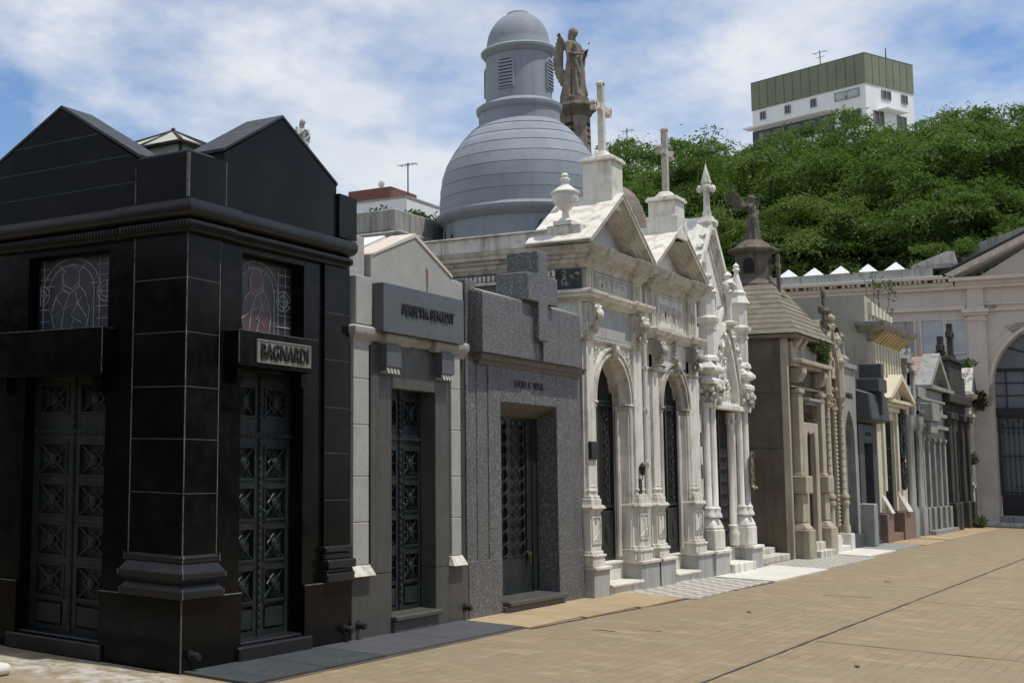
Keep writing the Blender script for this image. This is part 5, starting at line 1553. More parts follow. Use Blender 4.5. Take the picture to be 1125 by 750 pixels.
# ------------------------------------------------------------------ far row
def far_tombs():
    m = 'greystone'
    root = thing('mausoleum', 'thin grey gothic mausoleum with pointed gable immediately right of the yellow one', 'mausoleum', (-1, 38.2, 0), 'mausoleums along the walkway')
    mb = MB(); mb.box(-2, -.3, 37.3, 39.2, 0, 3.9); mb.build('wall', m, root)
    mb = MB(); mb.box(-.3, -.05, 37.32, 37.9, .0, 4.0); mb.box(-.3, -.05, 38.6, 39.18, 0, 4.0); mb.box(-.3, -.05, 37.9, 38.6, 2.7, 4.0); mb.build('front_wall', m, root)
    mb = MB(); mb.box(-.28, -.2, 37.9, 38.6, .1, 2.7); mb.build('door', 'darkstone', root)
    for y in (37.55, 37.8, 38.7, 38.95):
        mb = MB(); mb.lathe([(.13, 0), (.13, .7), (.08, .8), (.08, 2.7), (.12, 2.8), (.14, 2.95), (.14, 3.1)], .02, y, 8); mb.build('colonnette', m, root, smooth=True)
    mb = MB(); mb.prism([(37.5, 3.6), (39.1, 3.6), (38.6, 4.9)], 'x', -.3, 0); mb.ring(38.45, 3.35, .2, .27, -.05, .04, 0, 2 * PI, 14, point=.2); mb.build('gable', m, root, split=False)
    for y in (37.45, 38.5):
        mb = MB(); mb.box(-.2, .05, y - .12, y + .12, 3.1, 4.2); mb.box(-.25, .1, y - .17, y + .17, 4.2, 4.3); mb.frus((-.2, .05, y - .12, y + .12), 4.3, (-.09, -.06, y - .01, y + .01), 4.9 if y > 38 else 4.55); mb.build('pinnacle', m, root)
    mb = MB(); mb.box(-1.2, .0, 37.35, 38.3, 3.9, 4.45); mb.box(-1.3, .12, 37.3, 38.35, 4.45, 4.55); mb.build('rear_attic', m, root)
    t = thing('sapling', 'spindly leafy sapling growing on the roof of the thin grey gothic tomb', 'plant', (-.7, 38.1, 4.55))
    mb = MB(); q = random.Random(2)
    for k in range(7):
        a = q.uniform(-.35, .35); b = q.uniform(-.3, .3); h = q.uniform(1.0, 2.2)
        mb.tube([(-.7, 38.1, 4.5), (-.7 + a * .5, 38.2 + b * .5, 4.7 + h * .5), (-.7 + a, 38.3 + b, 4.95 + h)], .014, 5, .005)
    mb.build('stem', 'bark', t, split=False)
    mb = MB(); q = random.Random(8)
    for k in range(16): leaves(mb, (-.7 + q.uniform(-.5, .4), 38.3 + q.uniform(-.5, .5), 5.1 + q.uniform(0, 1.9)), (.16, .16, .22), 26, .05, k)
    leaves(mb, (-.7, 38.2, 4.75), (.4, .5, .25), 350, .055, 77)
    mb.build('foliage', 'weed', t, split=False)

    root = thing('mausoleum', 'two-part grey mausoleum with reddish tiled gable roof and tracery in its pediment', 'mausoleum', (-1, 41.2, 0), 'mausoleums along the walkway')
    mb = MB(); mb.box(-2, -.3, 39.3, 43.1, 0, 3.95); mb.build('wall', m, root)
    mb = MB(); mb.prism([(40.6, 4.05), (44.0, 4.05), (42.35, 4.97)], 'x', -2.4, -.25); mb.build('roof', 'tile', root)
    mb = MB(); mb.prism([(40.55, 4.03), (40.9, 4.03), (42.35, 4.85), (42.35, 5.05)], 'x', -.3, .1); mb.prism([(44.1, 4.03), (43.75, 4.03), (42.35, 4.85), (42.35, 5.05)], 'x', -.3, .1); mb.box(-.3, .16, 40.5, 44.1, 3.95, 4.05)
    for y in (41.6, 42.0, 42.35, 42.7, 43.1): mb.box(-.22, -.1, y - .04, y + .04, 4.05, 4.9 - abs(y - 42.35) * .55)
    mb.build('pediment', m, root, split=False)
    mb = MB(); mb.prism([(41.0, 4.06), (43.7, 4.06), (42.35, 4.8)], 'x', -.26, -.24); mb.build('tympanum', 'bluegranite', root)
    mb = MB()
    for z0, z1, x in ((3.2, 3.3, .1), (2.85, 2.95, .12), (3.6, 3.68, .06)): mb.box(-.3, x, 39.4, 43.1, z0, z1)
    mb.box(-.3, 0, 39.4, 43.05, 2.6, 3.93); mb.build('entablature', m, root, bevel=.01)
    text(root, 'inscription', 'FAMILIA SOTO', 'darkstone', lambda a, u, o: (.0 + o, 42.0 + a, 3.45 + u), .12, .01, width=1.5)
    for y in (39.55, 40.35, 41.2, 42.1, 42.9):
        mb = MB(); mb.box(-.3, .12, y - .16, y + .16, 0, .72); mb.box(-.3, .04, y - .11, y + .11, .72, 2.6); mb.box(-.3, .07, y - .14, y + .14, 2.5, 2.6); mb.build('pilaster', m, root, bevel=.01)
    for a, b in ((39.7, 40.2), (40.5, 41.05), (42.25, 42.75)):
        mb = MB(); mb.box(-.29, -.2, a, b, .15, 2.5); mb.build('door', 'bluegranite', root)
    mb = MB(); mb.box(-.3, .25, 39.4, 43.1, 0, .12); mb.build('step', m, root)
    mb = MB(); mb.box(-.1, .3, 39.45, 40.6, 3.02, 3.5); mb.box(-.1, .24, 39.5, 40.5, 2.7, 3.02); mb.build('balcony_block', m, root, bevel=.02)
    root = thing('mausoleum', 'blackened stone mausoleum with two dark crosses on its stepped top', 'mausoleum', (-1, 45.2, 0), 'mausoleums along the walkway')
    m = 'darkstone'
    mb = MB(); mb.box(-2.2, -.25, 43.15, 47.1, 0, 4.0); mb.box(-.25, .0, 43.15, 44.4, 0, 3.7); mb.box(-.25, 0, 45.5, 47.1, 0, 3.7); mb.box(-.25, 0, 44.4, 45.5, 2.9, 3.7); mb.build('wall', m, root, bevel=.01)
    mb = MB(); mb.box(-.25, -.15, 44.4, 45.5, 0, 2.9); mb.build('door', 'ironwood', root)
    for a, b in ((43.3, 43.7), (44.0, 44.35), (45.55, 45.9), (46.6, 47.0)):
        mb = MB(); mb.box(-.1, .2, a - .05, b + .05, 0, .8); mb.box(-.1, .12, a, b, .8, 3.2); mb.box(-.1, .2, a - .05, b + .05, 3.2, 3.4); mb.build('pilaster', m, root, bevel=.02)
    mb = MB(); mb.box(-.3, .2, 43.1, 47.1, 3.7, 3.95); mb.box(-1.6, .05, 44.2, 47.0, 3.95, 4.6); mb.box(-1.2, .0, 44.5, 46.9, 4.6, 5.0); mb.box(-1.3, .08, 44.4, 47.0, 5.0, 5.12); mb.build('stepped_top', m, root, bevel=.02)
    mb = MB(); mb.prism([(-2.3, 4.0), (-.2, 4.0), (-.2, 4.25), (-1.2, 4.75), (-2.3, 4.25)], 'y', 43.2, 44.6); mb.build('roof', 'tile', root)
    for y, zt, w in ((44.75, 5.75, .3), (46.55, 6.3, .34)):
        mb = MB(); mb.box(-.35, -.1, y - .14, y + .14, 5.12, 5.3); mb.box(-.3, -.15, y - .1, y + .1, 5.3, zt); mb.box(-.3, -.15, y - w, y + w, zt - .45, zt - .27); mb.build('cross', m, root, bevel=.01)
    root = thing('mausoleum', 'last small pale mausoleum with bright white gable beside the gateway building', 'mausoleum', (-1, 47.7, 0), 'mausoleums along the walkway')
    m = 'marblepale'
    mb = MB(); mb.box(-1.8, -.2, 47.15, 48.25, 0, 4.1); mb.build('wall', m, root)
    mb = MB(); mb.box(-.2, .12, 47.15, 48.25, 0, .5); mb.build('plinth', m, root, bevel=.02)
    for y in (47.35, 48.05):
        mb = MB(); mb.box(-.2, .1, y - .14, y + .14, .5, 1.2); mb.box(-.2, .14, y - .18, y + .18, 1.2, 1.3); mb.lathe([(.11, 1.3), (.08, 1.4), (.075, 3.2), (.13, 3.3), (.14, 3.4)], .0, y, 10); mb.build('column', m, root)
    mb = MB(); mb.box(-.19, -.15, 47.5, 47.9, .5, 3.2); mb.build('door', 'pinkgranite', root)
    mb = MB(); mb.box(-.2, .2, 47.15, 48.25, 3.4, 3.5); mb.box(-.2, .1, 47.2, 48.2, 3.5, 3.9); mb.sweep([(-.2, 47.2), (.05, 47.2), (.05, 48.2), (-.2, 48.2)], [(0, 3.9), (.2, 4.0), (.24, 4.12), (.1, 4.15)]); mb.build('entablature', m, root, split=False)
    mb = MB(); mb.prism([(47.05, 4.13), (47.05, 4.2), (47.72, 4.98), (48.38, 4.2), (48.38, 4.13)], 'x', -1.5, .2); mb.build('gable', 'marblewhite', root)
    mb = MB(); mb.prism([(47.25, 4.2), (48.2, 4.2), (47.72, 4.8)], 'x', .2, .21); mb.build('tympanum', 'domedark', root)
    for k, (x, y, z, rx, ry, rz, n, lab, mt) in enumerate(((.3, 48.0, 3.95, .22, .3, .35, 420, 'bushy brown-green weed hanging off the cornice of the last pale mausoleum', 'fern'), (.1, 47.3, 5.1, .3, .4, .15, 160, 'low weeds on the roof of the last pale mausoleum', 'weed'),
                             (.25, 47.2, .15, .2, .3, .2, 260, 'weed tuft at the foot of the last pale mausoleum', 'weed'), (.3, 46.3, .12, .2, .35, .18, 260, 'weed tuft at the foot of the blackened mausoleum', 'weed'), (.15, 47.25, 2.1, .12, .2, .2, 120, 'small weed sprouting half way up the last pale mausoleum column', 'weed'))):
        t = thing('weed', lab, 'plant', (x, y, z - rz), 'weeds growing on the far tombs')
        mb = MB(); leaves(mb, (x, y, z), (rx, ry, rz), n, .06, 60 + k); mb.build('foliage', mt, t, split=False)
        mb = MB(); mb.tube([(x - .15, y, z - rz), (x, y, z)], .015, 5); mb.build('stem', 'bark', t)
far_tombs()
# ------------------------------------------------------------------ gateway building closing the street
def gateway():
    root = thing('gateway_building', 'pale pink gateway building with pediment, arched opening and tiny white roof pyramids', 'building', (-2, 48.8, 0))
    T = lambda o, a, z: (a, 48.5 - o, z)
    mb = MB(T); mb.archwall(-14, 9, 0, 7.72, -.7, 0, .6, 4.8, 4.45); mb.build('wall', 'pinkwall', root)
    mb = MB(T); mb.box(-6, -3.2, -14, 9, 0, 7.9); mb.box(-3.2, -.7, -14, .2, 0, 7.9); mb.box(-3.2, -.7, 5.2, 9, 0, 7.9); mb.build('rear_block', 'darkstone', root)
    mb = MB(T)
    for a0, a1 in ((-14, -.02), (5.42, 9)):
        mb.box(-.1, .06, a0, a1, 7.0, 7.06); mb.box(-.1, .09, a0, a1, 6.93, 7.0)
    mb.box(-.1, .05, .5, 4.9, 7.05, 7.1); mb.box(-.1, .07, .5, 4.9, 6.85, 6.9)
    mb.build('string_course', 'pinktrim', root)
    mb = MB(T)
    for a0, a1 in ((-14, -.25), (5.65, 9)):
        mb.box(-.2, .12, a0, a1, 7.6, 7.72); mb.box(-.2, .2, a0, a1, 7.72, 7.84); mb.box(-.2, .42, a0, a1, 7.93, 8.0)
    mb.box(-.2, .15, -.25, 5.65, 7.6, 7.72)
    mb.build('cornice', 'pinktrim', root)
    mb = MB(T)
    x = -14
    q = random.Random(4)
    while x < -.4:
        mb.box(-.1, .34, x, x + .09, 7.845, 7.93); x += q.choice((.13, .13, .16, .26))
    mb.build('dentils', 'marblepale', root, split=False)
    mb = MB(T); mb.box(-.1, .44, -14, -.55, 8.0, 8.05); mb.build('cornice_flashing', 'whitepaint', root)
    mb = MB(T); mb.box(-.6, .22, -14, -.9, 8.05, 8.36); mb.build('parapet', 'concrete', root)
    for i in range(13):
        x = -1.95 - i * .83
        mb = MB(T); mb.frus((-.4, .2, x - .31, x + .31), 8.362, (-.11, -.09, x - .01, x + .01), 8.66); mb.build('roof_pyramid', 'whitepaint', root)
    mb = MB(T); mb.frus((-1.1, -.1, -1.5, -.2), 8.36, (-1.1, -.1, -1.5, -.2), 8.5); mb.frus((-1.1, -.1, -1.5, -.2), 8.5, (-1.0, -.2, -.5, -.3), 8.92); mb.build('roof_block', 'concrete', root)
    # pilasters with capitals
    for a0, a1 in ((.02, .52), (4.9, 5.4)):
        mb = MB(T); mb.box(-.1, .10, a0, a1, .95, 6.55); mb.box(-.1, .09, a0 + .03, a1 - .03, 7.0, 7.6)
        mb.build('pilaster', 'pinkwall', root)
        mb = MB(T); mb.box(-.1, .14, a0 - .03, a1 + .03, 6.55, 6.6); mb.box(-.1, .12, a0, a1, 6.6, 6.72); mb.box(-.1, .2, a0 - .08, a1 + .08, 6.72, 6.8); mb.box(-.1, .25, a0 - .12, a1 + .12, 6.8, 6.92); mb.box(-.1, .15, a0, a1, 6.92, 7.0)
        mb.build('capital', 'pinktrim', root, bevel=.01)
        mb = MB(T); mb.box(-.1, .2, a0 - .1, a1 + .06, 0, .9); mb.box(-.1, .16, a0 - .06, a1 + .03, .9, .97); mb.build('pilaster_plinth', 'pinktrim', root, bevel=.01)
    for sd in (0, 1):
        f = (lambda a: a) if sd == 0 else (lambda a: 5.4 - a)
        mb = MB(T); mb.prism([(f(-.35), 7.95), (f(2.7), 9.5), (f(2.7), 9.72), (f(-.5), 8.08)], 'x', -.3, .42) ; mb.build('raking_cornice', 'pinktrim', root)
        mb = MB(T); mb.prism([(f(-.55), 8.09), (f(2.7), 9.73), (f(2.7), 9.79), (f(-.65), 8.11)], 'x', -.4, .47); mb.build('raking_tiles', 'darkstone', root)
        mb = MB(T)
        for i in range(18):
            a = -.3 + 2.9 * i / 18
            mb.prism([(f(a), 7.97 + (a + .35) * .508), (f(a + .1), 8.02 + (a + .35) * .508), (f(a + .1), 8.1 + (a + .35) * .508), (f(a), 8.05 + (a + .35) * .508)], 'x', .42, .45)
        mb.build('tile_ends', 'marblepale', root, split=False)
    mb = MB(T); mb.prism([(0, 7.72), (5.4, 7.72), (2.7, 9.45)], 'x', -.3, .05); mb.build('tympanum', 'pinkwall', root)
    mb = MB(T); mb.box(-.2, .4, -.4, 5.8, 7.84, 7.95); mb.box(-.2, .2, -.3, 5.7, 7.721, 7.84); mb.build('pediment_base', 'pinktrim', root)
    mb = MB(T); mb.prism([(-.2, 8.06), (3.2, 9.8), (3.2, 10.1), (.4, 9.2), (-.4, 8.5)], 'x', -1.4, -.6); mb.build('rear_roof', 'concrete', root)
    # arch edge line
    mb = MB(T); mb.ring(2.7, 4.45, 2.11, 2.2, -.05, .03, n=28); mb.ring(2.7, 4.45, 2.42, 2.45, -.05, .015, n=28); mb.box(-.1, .06, .52, .85 - .25, 4.38, 4.46); mb.build('archivolt', 'pinktrim', root, split=False)
    mb = MB(T)
    mb.prism([(.98, 6.3), (1.25, 6.42), (1.6, 6.45), (1.8, 6.32), (1.6, 6.2), (1.5, 6.05), (1.2, 6.12)], 'x', -.01, .004)
    mb.prism([(.53, 4.3), (.6, 4.5), (.598, 4.05), (.5, 3.75), (.42, 3.9)], 'x', -.01, .1035)
    mb.prism([(.35, 6.9), (.6, 7.15), (.85, 7.0), (.7, 6.85)], 'x', -.01, .012)
    mb.build('peeled_render', 'scar', root)
    # blind windows left of the arch
    for a0, a1, mt in ((-2.2, -1.5, 'concrete'), (-1.28, -.66, 'windowpale'), (-.55, -.04, 'windowpale')):
        mb = MB(T); mb.box(-.1, .005, a0, a1, 4.5, 6.62); w = mb.build('blind_window', mt, root)
        mb = MB(T)
        for q_ in ((a0 - .05, a0, 4.45, 6.66), (a1, a1 + .05, 4.45, 6.66), (a0, a1, 6.62, 6.66), (a0, a1, 5.5, 5.54)): mb.box(-.05, .04, *q_)
        mb.build('window_frame', 'pinktrim', w, split=False)
    # entrance step, gate and glazed fanlight
    mb = MB(T); mb.box(-1.5, .5, .2, 5.4, 0, .14); mb.build('lower_step', 'marblepale', root, bevel=.02)
    mb = MB(T); mb.box(-1.5, .02, .5, 4.9, .14, .32); mb.build('upper_step', 'greystone', root, bevel=.02)
    mb = MB(T); mb.archwall(.5, 4.9, 3.75, 6.7, -.52, -.48, 9, 9.5, 0, flat=True) if False else mb.box(-.52, -.5, .55, 4.85, 3.75, 6.7); fl = mb.build('fanlight_glass', 'gateglass', root)
    mb = MB(T)
    for i in range(1, 9): mb.box(-.5, -.46, .6 + i * .5 - .2, .6 + i * .5 - .17, 3.75, 4.95)
    for z in (4.15, 4.55, 4.95): mb.box(-.5, -.46, .6, 4.8, z - .015, z + .015)
    mb.box(-.55, -.38, .6, 4.8, 3.5, 3.75); mb.box(-.5, -.42, .6, 4.8, 4.92, 5.02)
    for i in range(1, 8):
        a = PI * i / 8; mb.tube([(-.47, 2.7 + .5 * math.cos(a), 5.0 + .5 * math.sin(a)), (-.47, 2.7 + 2.2 * math.cos(a), 5.0 + 2.2 * math.sin(a))], .018, 4)
    mb.ring(2.7, 5.0, .5, .54, -.5, -.46); mb.ring(2.7, 5.0, 1.2, 1.23, -.5, -.46)
    mb.build('fanlight_bars', 'gateiron', fl, split=False)
    gt = thing('iron_gate', 'tall dark double iron gate with spear bars filling the gateway arch', 'gate', (2.7, 49.0, .3))
    for a0, a1 in ((.64, 2.68), (2.72, 4.76)):
        mb = MB(T)
        for a in (a0, a1 - .06): mb.box(-.52, -.46, a, a + .06, .32, 3.5)
        for z in (.33, .95, 1.05, 2.2, 3.1, 3.42): mb.box(-.51, -.47, a0, a1, z, z + .04)
        mb.box(-.5, -.48, a0, a1, .34, .95)
        n = 14
        for i in range(n):
            a = a0 + .12 + (a1 - a0 - .24) * i / (n - 1)
            mb.tube([(-.49, a, .95), (-.49, a, 3.35)], .013, 4)
            mb.blob((-.49, a, 3.2 + .12 * (i % 2)), (.03, .035, .06), 5, 4); mb.blob((-.49, a, 2.95), (.025, .04, .03), 5, 4); mb.blob((-.49, a, 1.25), (.02, .035, .03), 5, 4)
        mb.build('gate_leaf', 'gateiron', gt, split=False)
    mb = MB(T); mb.box(-.62, -.6, .6, 4.8, .95, 3.5); mb.build('rear_panel', 'gateglass', gt)
gateway()

# ------------------------------------------------------------------ grey blue domed mausoleum
def dome():
    cx, cy = -5.2, 26.0
    root = thing('domed_mausoleum', 'large grey-blue domed mausoleum with louvred lantern tower rising behind the white tombs', 'mausoleum', (cx, cy, 0))
    mb = MB(); mb.box(cx - 1.7, cx + 1.7, cy - 1.7, cy + 1.7, 0, 5.2); mb.build('base_block', 'dome', root)
    mb = MB(); mb.lathe([(1.62, 5.2), (1.62, 6.82)], cx, cy, 64); mb.build('drum', 'dome', root, smooth=True)
    mb = MB(); mb.lathe([(1.6, 6.78), (1.66, 6.8), (1.70, 6.86), (1.76, 6.9), (1.78, 6.96), (1.78, 7.0), (1.72, 7.04), (1.7, 7.1), (1.66, 7.1)], cx, cy, 64); mb.build('drum_cornice', 'dome', root, smooth=True)
    outl = [(1.71, 7.08), (1.705, 7.35), (1.685, 7.62), (1.64, 7.9), (1.55, 8.16), (1.41, 8.42), (1.24, 8.66), (1.05, 8.88), (.86, 9.04)]
    mb = MB(); pr = []
    for i in range(len(outl) - 1):
        (r0, z0), (r1, z1) = outl[i], outl[i + 1]
        pr += [(r0, z0), ((r0 + r1) / 2 + .006, (z0 + z1) / 2), (r1 + .012, z1 - .012), (r1 - .012, z1 - .004), (r1 - .012, z1)]
    mb.lathe(pr, cx, cy, 72); mb.build('dome', 'dome', root, smooth=True)
    mb = MB()
    for r, z in outl[1:-1]: mb.lathe([(r - .02, z - .008), (r + .0015, z - .008), (r + .0015, z + .006), (r - .02, z + .006)], cx, cy, 72)
    mb.build('dome_joint', 'domedark', root, split=False)
    Zm = lambda z: 9.5 + (z - 9.55) * .768 if z < 11.2 else 10.767 + (z - 11.2) * 1.0
    mb = MB(); mb.lathe([(.86, 8.84), (.86, 9.28), (.89, 9.3), (.91, 9.36), (.91, 9.42), (.86, 9.46), (.79, 9.5), (.73, 9.53), (.73, 9.55)], cx, cy, 48); mb.build('lantern_plinth', 'dome', root, smooth=True)
    mb = MB(); mb.lathe([(.705, 9.53), (.69, Zm(10.98))], cx, cy, 48); mb.build('lantern', 'dome', root, smooth=True)
    mb = MB(); pr = [(.75, 10.93), (.79, 10.95), (.82, 11.02), (.86, 11.05), (.87, 11.12), (.83, 11.17), (.76, 11.2), (.75, 11.25), (.73, 11.3), (.72, 11.38), (.69, 11.52), (.63, 11.66), (.54, 11.79), (.42, 11.9), (.27, 11.98), (.26, 12.0), (.25, 12.03), (.1, 12.08), (0, 12.09)]; pr = [(r * .92, Zm(z)) for r, z in pr]; mb.lathe(pr, cx, cy, 48); mb.build('cupola', 'dome', root, smooth=True)
    ca = math.atan2(0 - cy, 6.34 - cx)
    for k in range(4):
        a = ca - .38 + k * PI / 2
        Tm = lambda o, b, z, a=a: (cx + math.cos(a) * o - math.sin(a) * b, cy + math.sin(a) * o + math.cos(a) * b, z)
        mb = MB(Tm); w = .15; zs = 10.28
        pl = [(-w, 9.76), (w, 9.76)] + [(w * math.cos(t), zs + w * math.sin(t)) for t in [PI * i / 10 for i in range(11)]]
        mb.prism(pl, 'x', .5, .712); op = mb.build('louvre_window', 'domedark', root)
        mb = MB(Tm)
        for i in range(9):
            z = 9.78 + i * .075
            hw = w if z < zs else math.sqrt(max(0, w * w - (z - zs) ** 2))
            if hw > .04: mb.add([(.71, -hw, z + .05), (.71, hw, z + .05), (.735, hw, z), (.735, -hw, z), (.71, -hw, z + .06), (.71, hw, z + .06), (.735, hw, z + .012), (.735, -hw, z + .012)], [(0, 1, 2, 3), (7, 6, 5, 4), (0, 4, 5, 1), (1, 5, 6, 2), (2, 6, 7, 3), (3, 7, 4, 0)])
        mb.build('louvres', 'dome', op, split=False)
        mb = MB(Tm); mb.ring(0, zs, w, w + .03, .6, .725); mb.box(.6, .722, -w - .03, w + .03, 9.73, 9.76); mb.box(.6, .725, -w - .03, -w, 9.76, zs); mb.box(.6, .725, w, w + .03, 9.76, zs); mb.build('window_surround', 'dome', op, split=False)
    for k in range(4):
        a = ca + .37 + k * PI / 2
        Tm = lambda o, b, z, a=a: (cx + math.cos(a) * o - math.sin(a) * b, cy + math.sin(a) * o + math.cos(a) * b, z)
        mb = MB(Tm); mb.prism([(-.27, 6.1)] + [(.27 * math.cos(t), 6.5 + .24 * math.sin(t)) for t in [PI - PI * i / 10 for i in range(11)]] + [(.27, 6.1)], 'x', 1.3, 1.612); mb.build('lunette', 'window', root)
        mb = MB(Tm); mb.ring(0, 6.5, .27, .31, 1.4, 1.63); mb.build('lunette_surround', 'dome', root)
dome()

def big_angel():
    cx, cy = -5.53, 30.0
    root = thing('pedestal', 'tall octagonal brown stone pedestal with louvres carrying the large angel statue', 'pedestal', (cx, cy, 0))
    mb = MB(); mb.box(cx - .7, cx + .7, cy - .7, cy + .7, 0, 5.5); mb.frus((cx - .7, cx + .7, cy - .7, cy + .7), 5.5, (cx - .45, cx + .45, cy - .45, cy + .45), 7); mb.build('base_block', 'statuestone', root)
    mb = MB(); mb.lathe([(.5, 7.0), (.5, 8.3), (.44, 8.4), (.46, 8.9), (.46, 9.0), (.38, 9.06), (.36, 10.15)], cx, cy, 8, PI / 8); mb.build('shaft', 'statuestone', root, bevel=.01)
    mb = MB(); mb.lathe([(.36, 10.13), (.4, 10.17), (.42, 10.22), (.52, 10.3), (.56, 10.36), (.56, 10.40), (.4, 10.44), (.36, 10.5), (.34, 10.62), (.3, 10.64)], cx, cy, 8, PI / 8); mb.build('cap', 'statuegrey', root, bevel=.008)
    ca = math.atan2(0 - cy, 6.34 - cx)
    for k in range(4):
        a = PI / 2 * k
        Tm = lambda o, b, z, a=a: (cx + math.cos(a) * o - math.sin(a) * b, cy + math.sin(a) * o + math.cos(a) * b, z)
        mb = MB(Tm)
        for i in range(5): mb.box(.2, .345, -.1, .1, 9.25 + i * .16, 9.33 + i * .16)
        mb.build('louvre', 'ironwood', root, split=False)
    angel('angel_statue', 'large weathered tan angel statue with folded wings holding a palm, on the octagonal pedestal', 'statuestone', cx, cy, 10.62, 1.86, R_(-15),
          dict(lean=.0, fat=1.06, palm='left', left=((.08, .3, 1.12), (.27, .16, 1.2)), right=((.06, -.3, 1.12), (.26, -.08, 1.1)), wing=dict(back=-.4, spread=.3, high=1.72, low=.3)))
big_angel()

def small_back():
    # brown ribbed dome behind the gothic tomb
    cx, cy = -2.62, 24.8
    root = thing('mausoleum', 'brown stone ribbed dome of a mausoleum showing between the two marble crosses', 'mausoleum', (cx, cy, 0))
    mb = MB(); mb.box(cx - .6, cx + .6, cy - .6, cy + .6, 0, 5.6); mb.lathe([(.56, 5.6), (.56, 6.0)], cx, cy, 24); mb.build('wall', 'brown', root)
    mb = MB()
    pr = []
    for i in range(9):
        t = i / 9 * PI / 2; r = .54 * math.cos(t); z = 6.0 + 1.15 * math.sin(t)
        t2 = (i + .93) / 9 * PI / 2
        pr += [(r, z), (.54 * math.cos(t2) + .014, 6.0 + 1.15 * math.sin(t2)), (.54 * math.cos(t2) - .012, 6.0 + 1.15 * math.sin(t2) + .01)]
    mb.lathe(pr + [(0, 7.16)], cx, cy, 24); mb.build('dome', 'roofstone', root, smooth=True)
    # low slate roofs between
    root = thing('mausoleum', 'dark brown low hipped roof tucked behind the second white pediment', 'mausoleum', (-2.6, 22.2, 0))
    mb = MB(); mb.box(-3.6, -2.45, 21.0, 23.4, 0, 5.3); mb.build('wall', 'brown', root)
    mb = MB(); mb.prism([(20.9, 5.3), (23.5, 5.3), (22.2, 5.95)], 'x', -3.7, -2.42); mb.build('roof', 'statuegrey', root)
    # small white statue beyond the black gable
    x, y = -4.26, 16.0
    root = thing('mausoleum', 'plain stone mausoleum hidden behind the black one carrying a small pale statue', 'mausoleum', (x, y, 0))
    mb = MB(); mb.box(x - 1.2, x + .6, y - .7, y + .9, 0, 3.6); mb.box(x - .35, x + .35, y - .35, y + .35, 3.6, 5.6); mb.frus((x - .35, x + .35, y - .35, y + .35), 5.6, (x - .2, x + .2, y - .2, y + .2), 6.06); mb.build('wall', 'gable', root)
    angel('angel_statue', 'small pale stone statue peeping above the right slope of the black gable', 'lightgranite', x, y, 6.08, .8, R_(-30),
          dict(lean=.02, left=((.12, .22, 1.2), (.25, .05, 1.35)), right=((.12, -.22, 1.2), (.25, -.05, 1.35)), wing=dict(back=-.3, spread=.16, high=1.6, low=.6)))
    # concrete mausoleum with bush
    root = thing('mausoleum', 'weathered concrete flat roofed mausoleum left of the grey-blue dome', 'mausoleum', (-9, 25.8, 0))
    mb = MB(); mb.box(-14, -7.0, 23.75, 28.2, 0, 6.0); mb.box(-14, -7.08, 23.85, 28.1, 6.0, 6.5); mb.build('wall', 'concrete', root)
    mb = MB(); mb.sweep([(-14, 23.85), (-7.05, 23.85), (-7.05, 28.1)], [(0, 6.1), (.05, 6.2), (.08, 6.3), (.2, 6.4), (.22, 6.5), (.12, 6.56)]); mb.build('cornice', 'greystone', root)
    mb = MB(); mb.box(-14, -7.0, 23.72, 28.2, 6.56, 7.03); mb.build('parapet', 'concrete', root, bevel=.02)
    t = thing('bush', 'green bush growing on the flat concrete roof beside the grey-blue dome', 'bush', (-8.2, 26.6, 7.03))
    mb = MB(); 
    for k in range(14):
        q = random.Random(k); leaves(mb, (-8.1 + q.uniform(-.9, .9), 26.8 + q.uniform(-1.6, 1.2), 7.22 + q.uniform(-.1, .2)), (.3, .4, .24), 160, .06, k)
    mb.build('foliage', 'weed', t, split=False)
    mb = MB()
    for k in range(6): mb.tube([(-8.2, 26.6, 7.0), (-8.6 + k * .18, 26.2 + k * .2, 7.4)], .015, 4)
    mb.build('stem', 'bark', t, split=False)
    root = thing('house', 'low white building with red-brown roof box and chimneys, left of the dome', 'building', (-12, 31, 0))
    mb = MB(); mb.box(-18, -9.6, 28.95, 34, 0, 8.45); mb.build('wall', 'whitepaint', root)
    mb = MB(); mb.box(-18, -9.58, 28.93, 34, 8.45, 8.5); mb.build('roof_edge', 'concrete', root)
    mb = MB(); mb.box(-11.5, -10.2, 29.2, 30.6, 8.5, 8.86); mb.build('roof_box', 'brickred', root)
    mb = MB(); mb.box(-9.95, -9.7, 31.6, 32.4, 8.5, 8.85); mb.lathe([(.12, 8.5), (.12, 9.0)], -9.9, 32.7, 10); mb.build('chimney', 'whitepaint', root, split=False)
    mb = MB(); mb.lathe([(.15, 9.0), (.15, 9.08), (.05, 9.12)], -9.9, 32.7, 10); mb.lathe([(.07, 8.86), (.09, 8.97), (.03, 9.0)], -9.85, 31.7, 8); mb.build('chimney_cap', 'ironwood', root, split=False)
    t = thing('antenna', 'thin television antenna on the low white building left of the dome', 'antenna', (-9.75, 29.3, 8.5))
    mb = MB(); mb.tube([(-9.75, 29.3, 8.5), (-9.75, 29.3, 9.45)], .018, 5); mb.build('mast', 'gateiron', t)
    mb = MB(); mb.tube([(-10.0, 29.3, 9.4), (-9.5, 29.35, 9.42)], .01, 4)
    for i in range(5): mb.tube([(-9.98 + i * .11, 29.15, 9.4), (-9.98 + i * .11, 29.45, 9.4)], .007, 4)
    mb.build('crossbars', 'gateiron', t, split=False)
    t = thing('satellite_dish', 'tiny pale satellite dish standing on the red-brown roof box', 'dish', (-10.7, 29.6, 8.86))
    mb = MB(); mb.tube([(-10.7, 29.6, 8.86), (-10.7, 29.6, 9.0)], .015, 5); mb.build('bracket', 'gateiron', t)
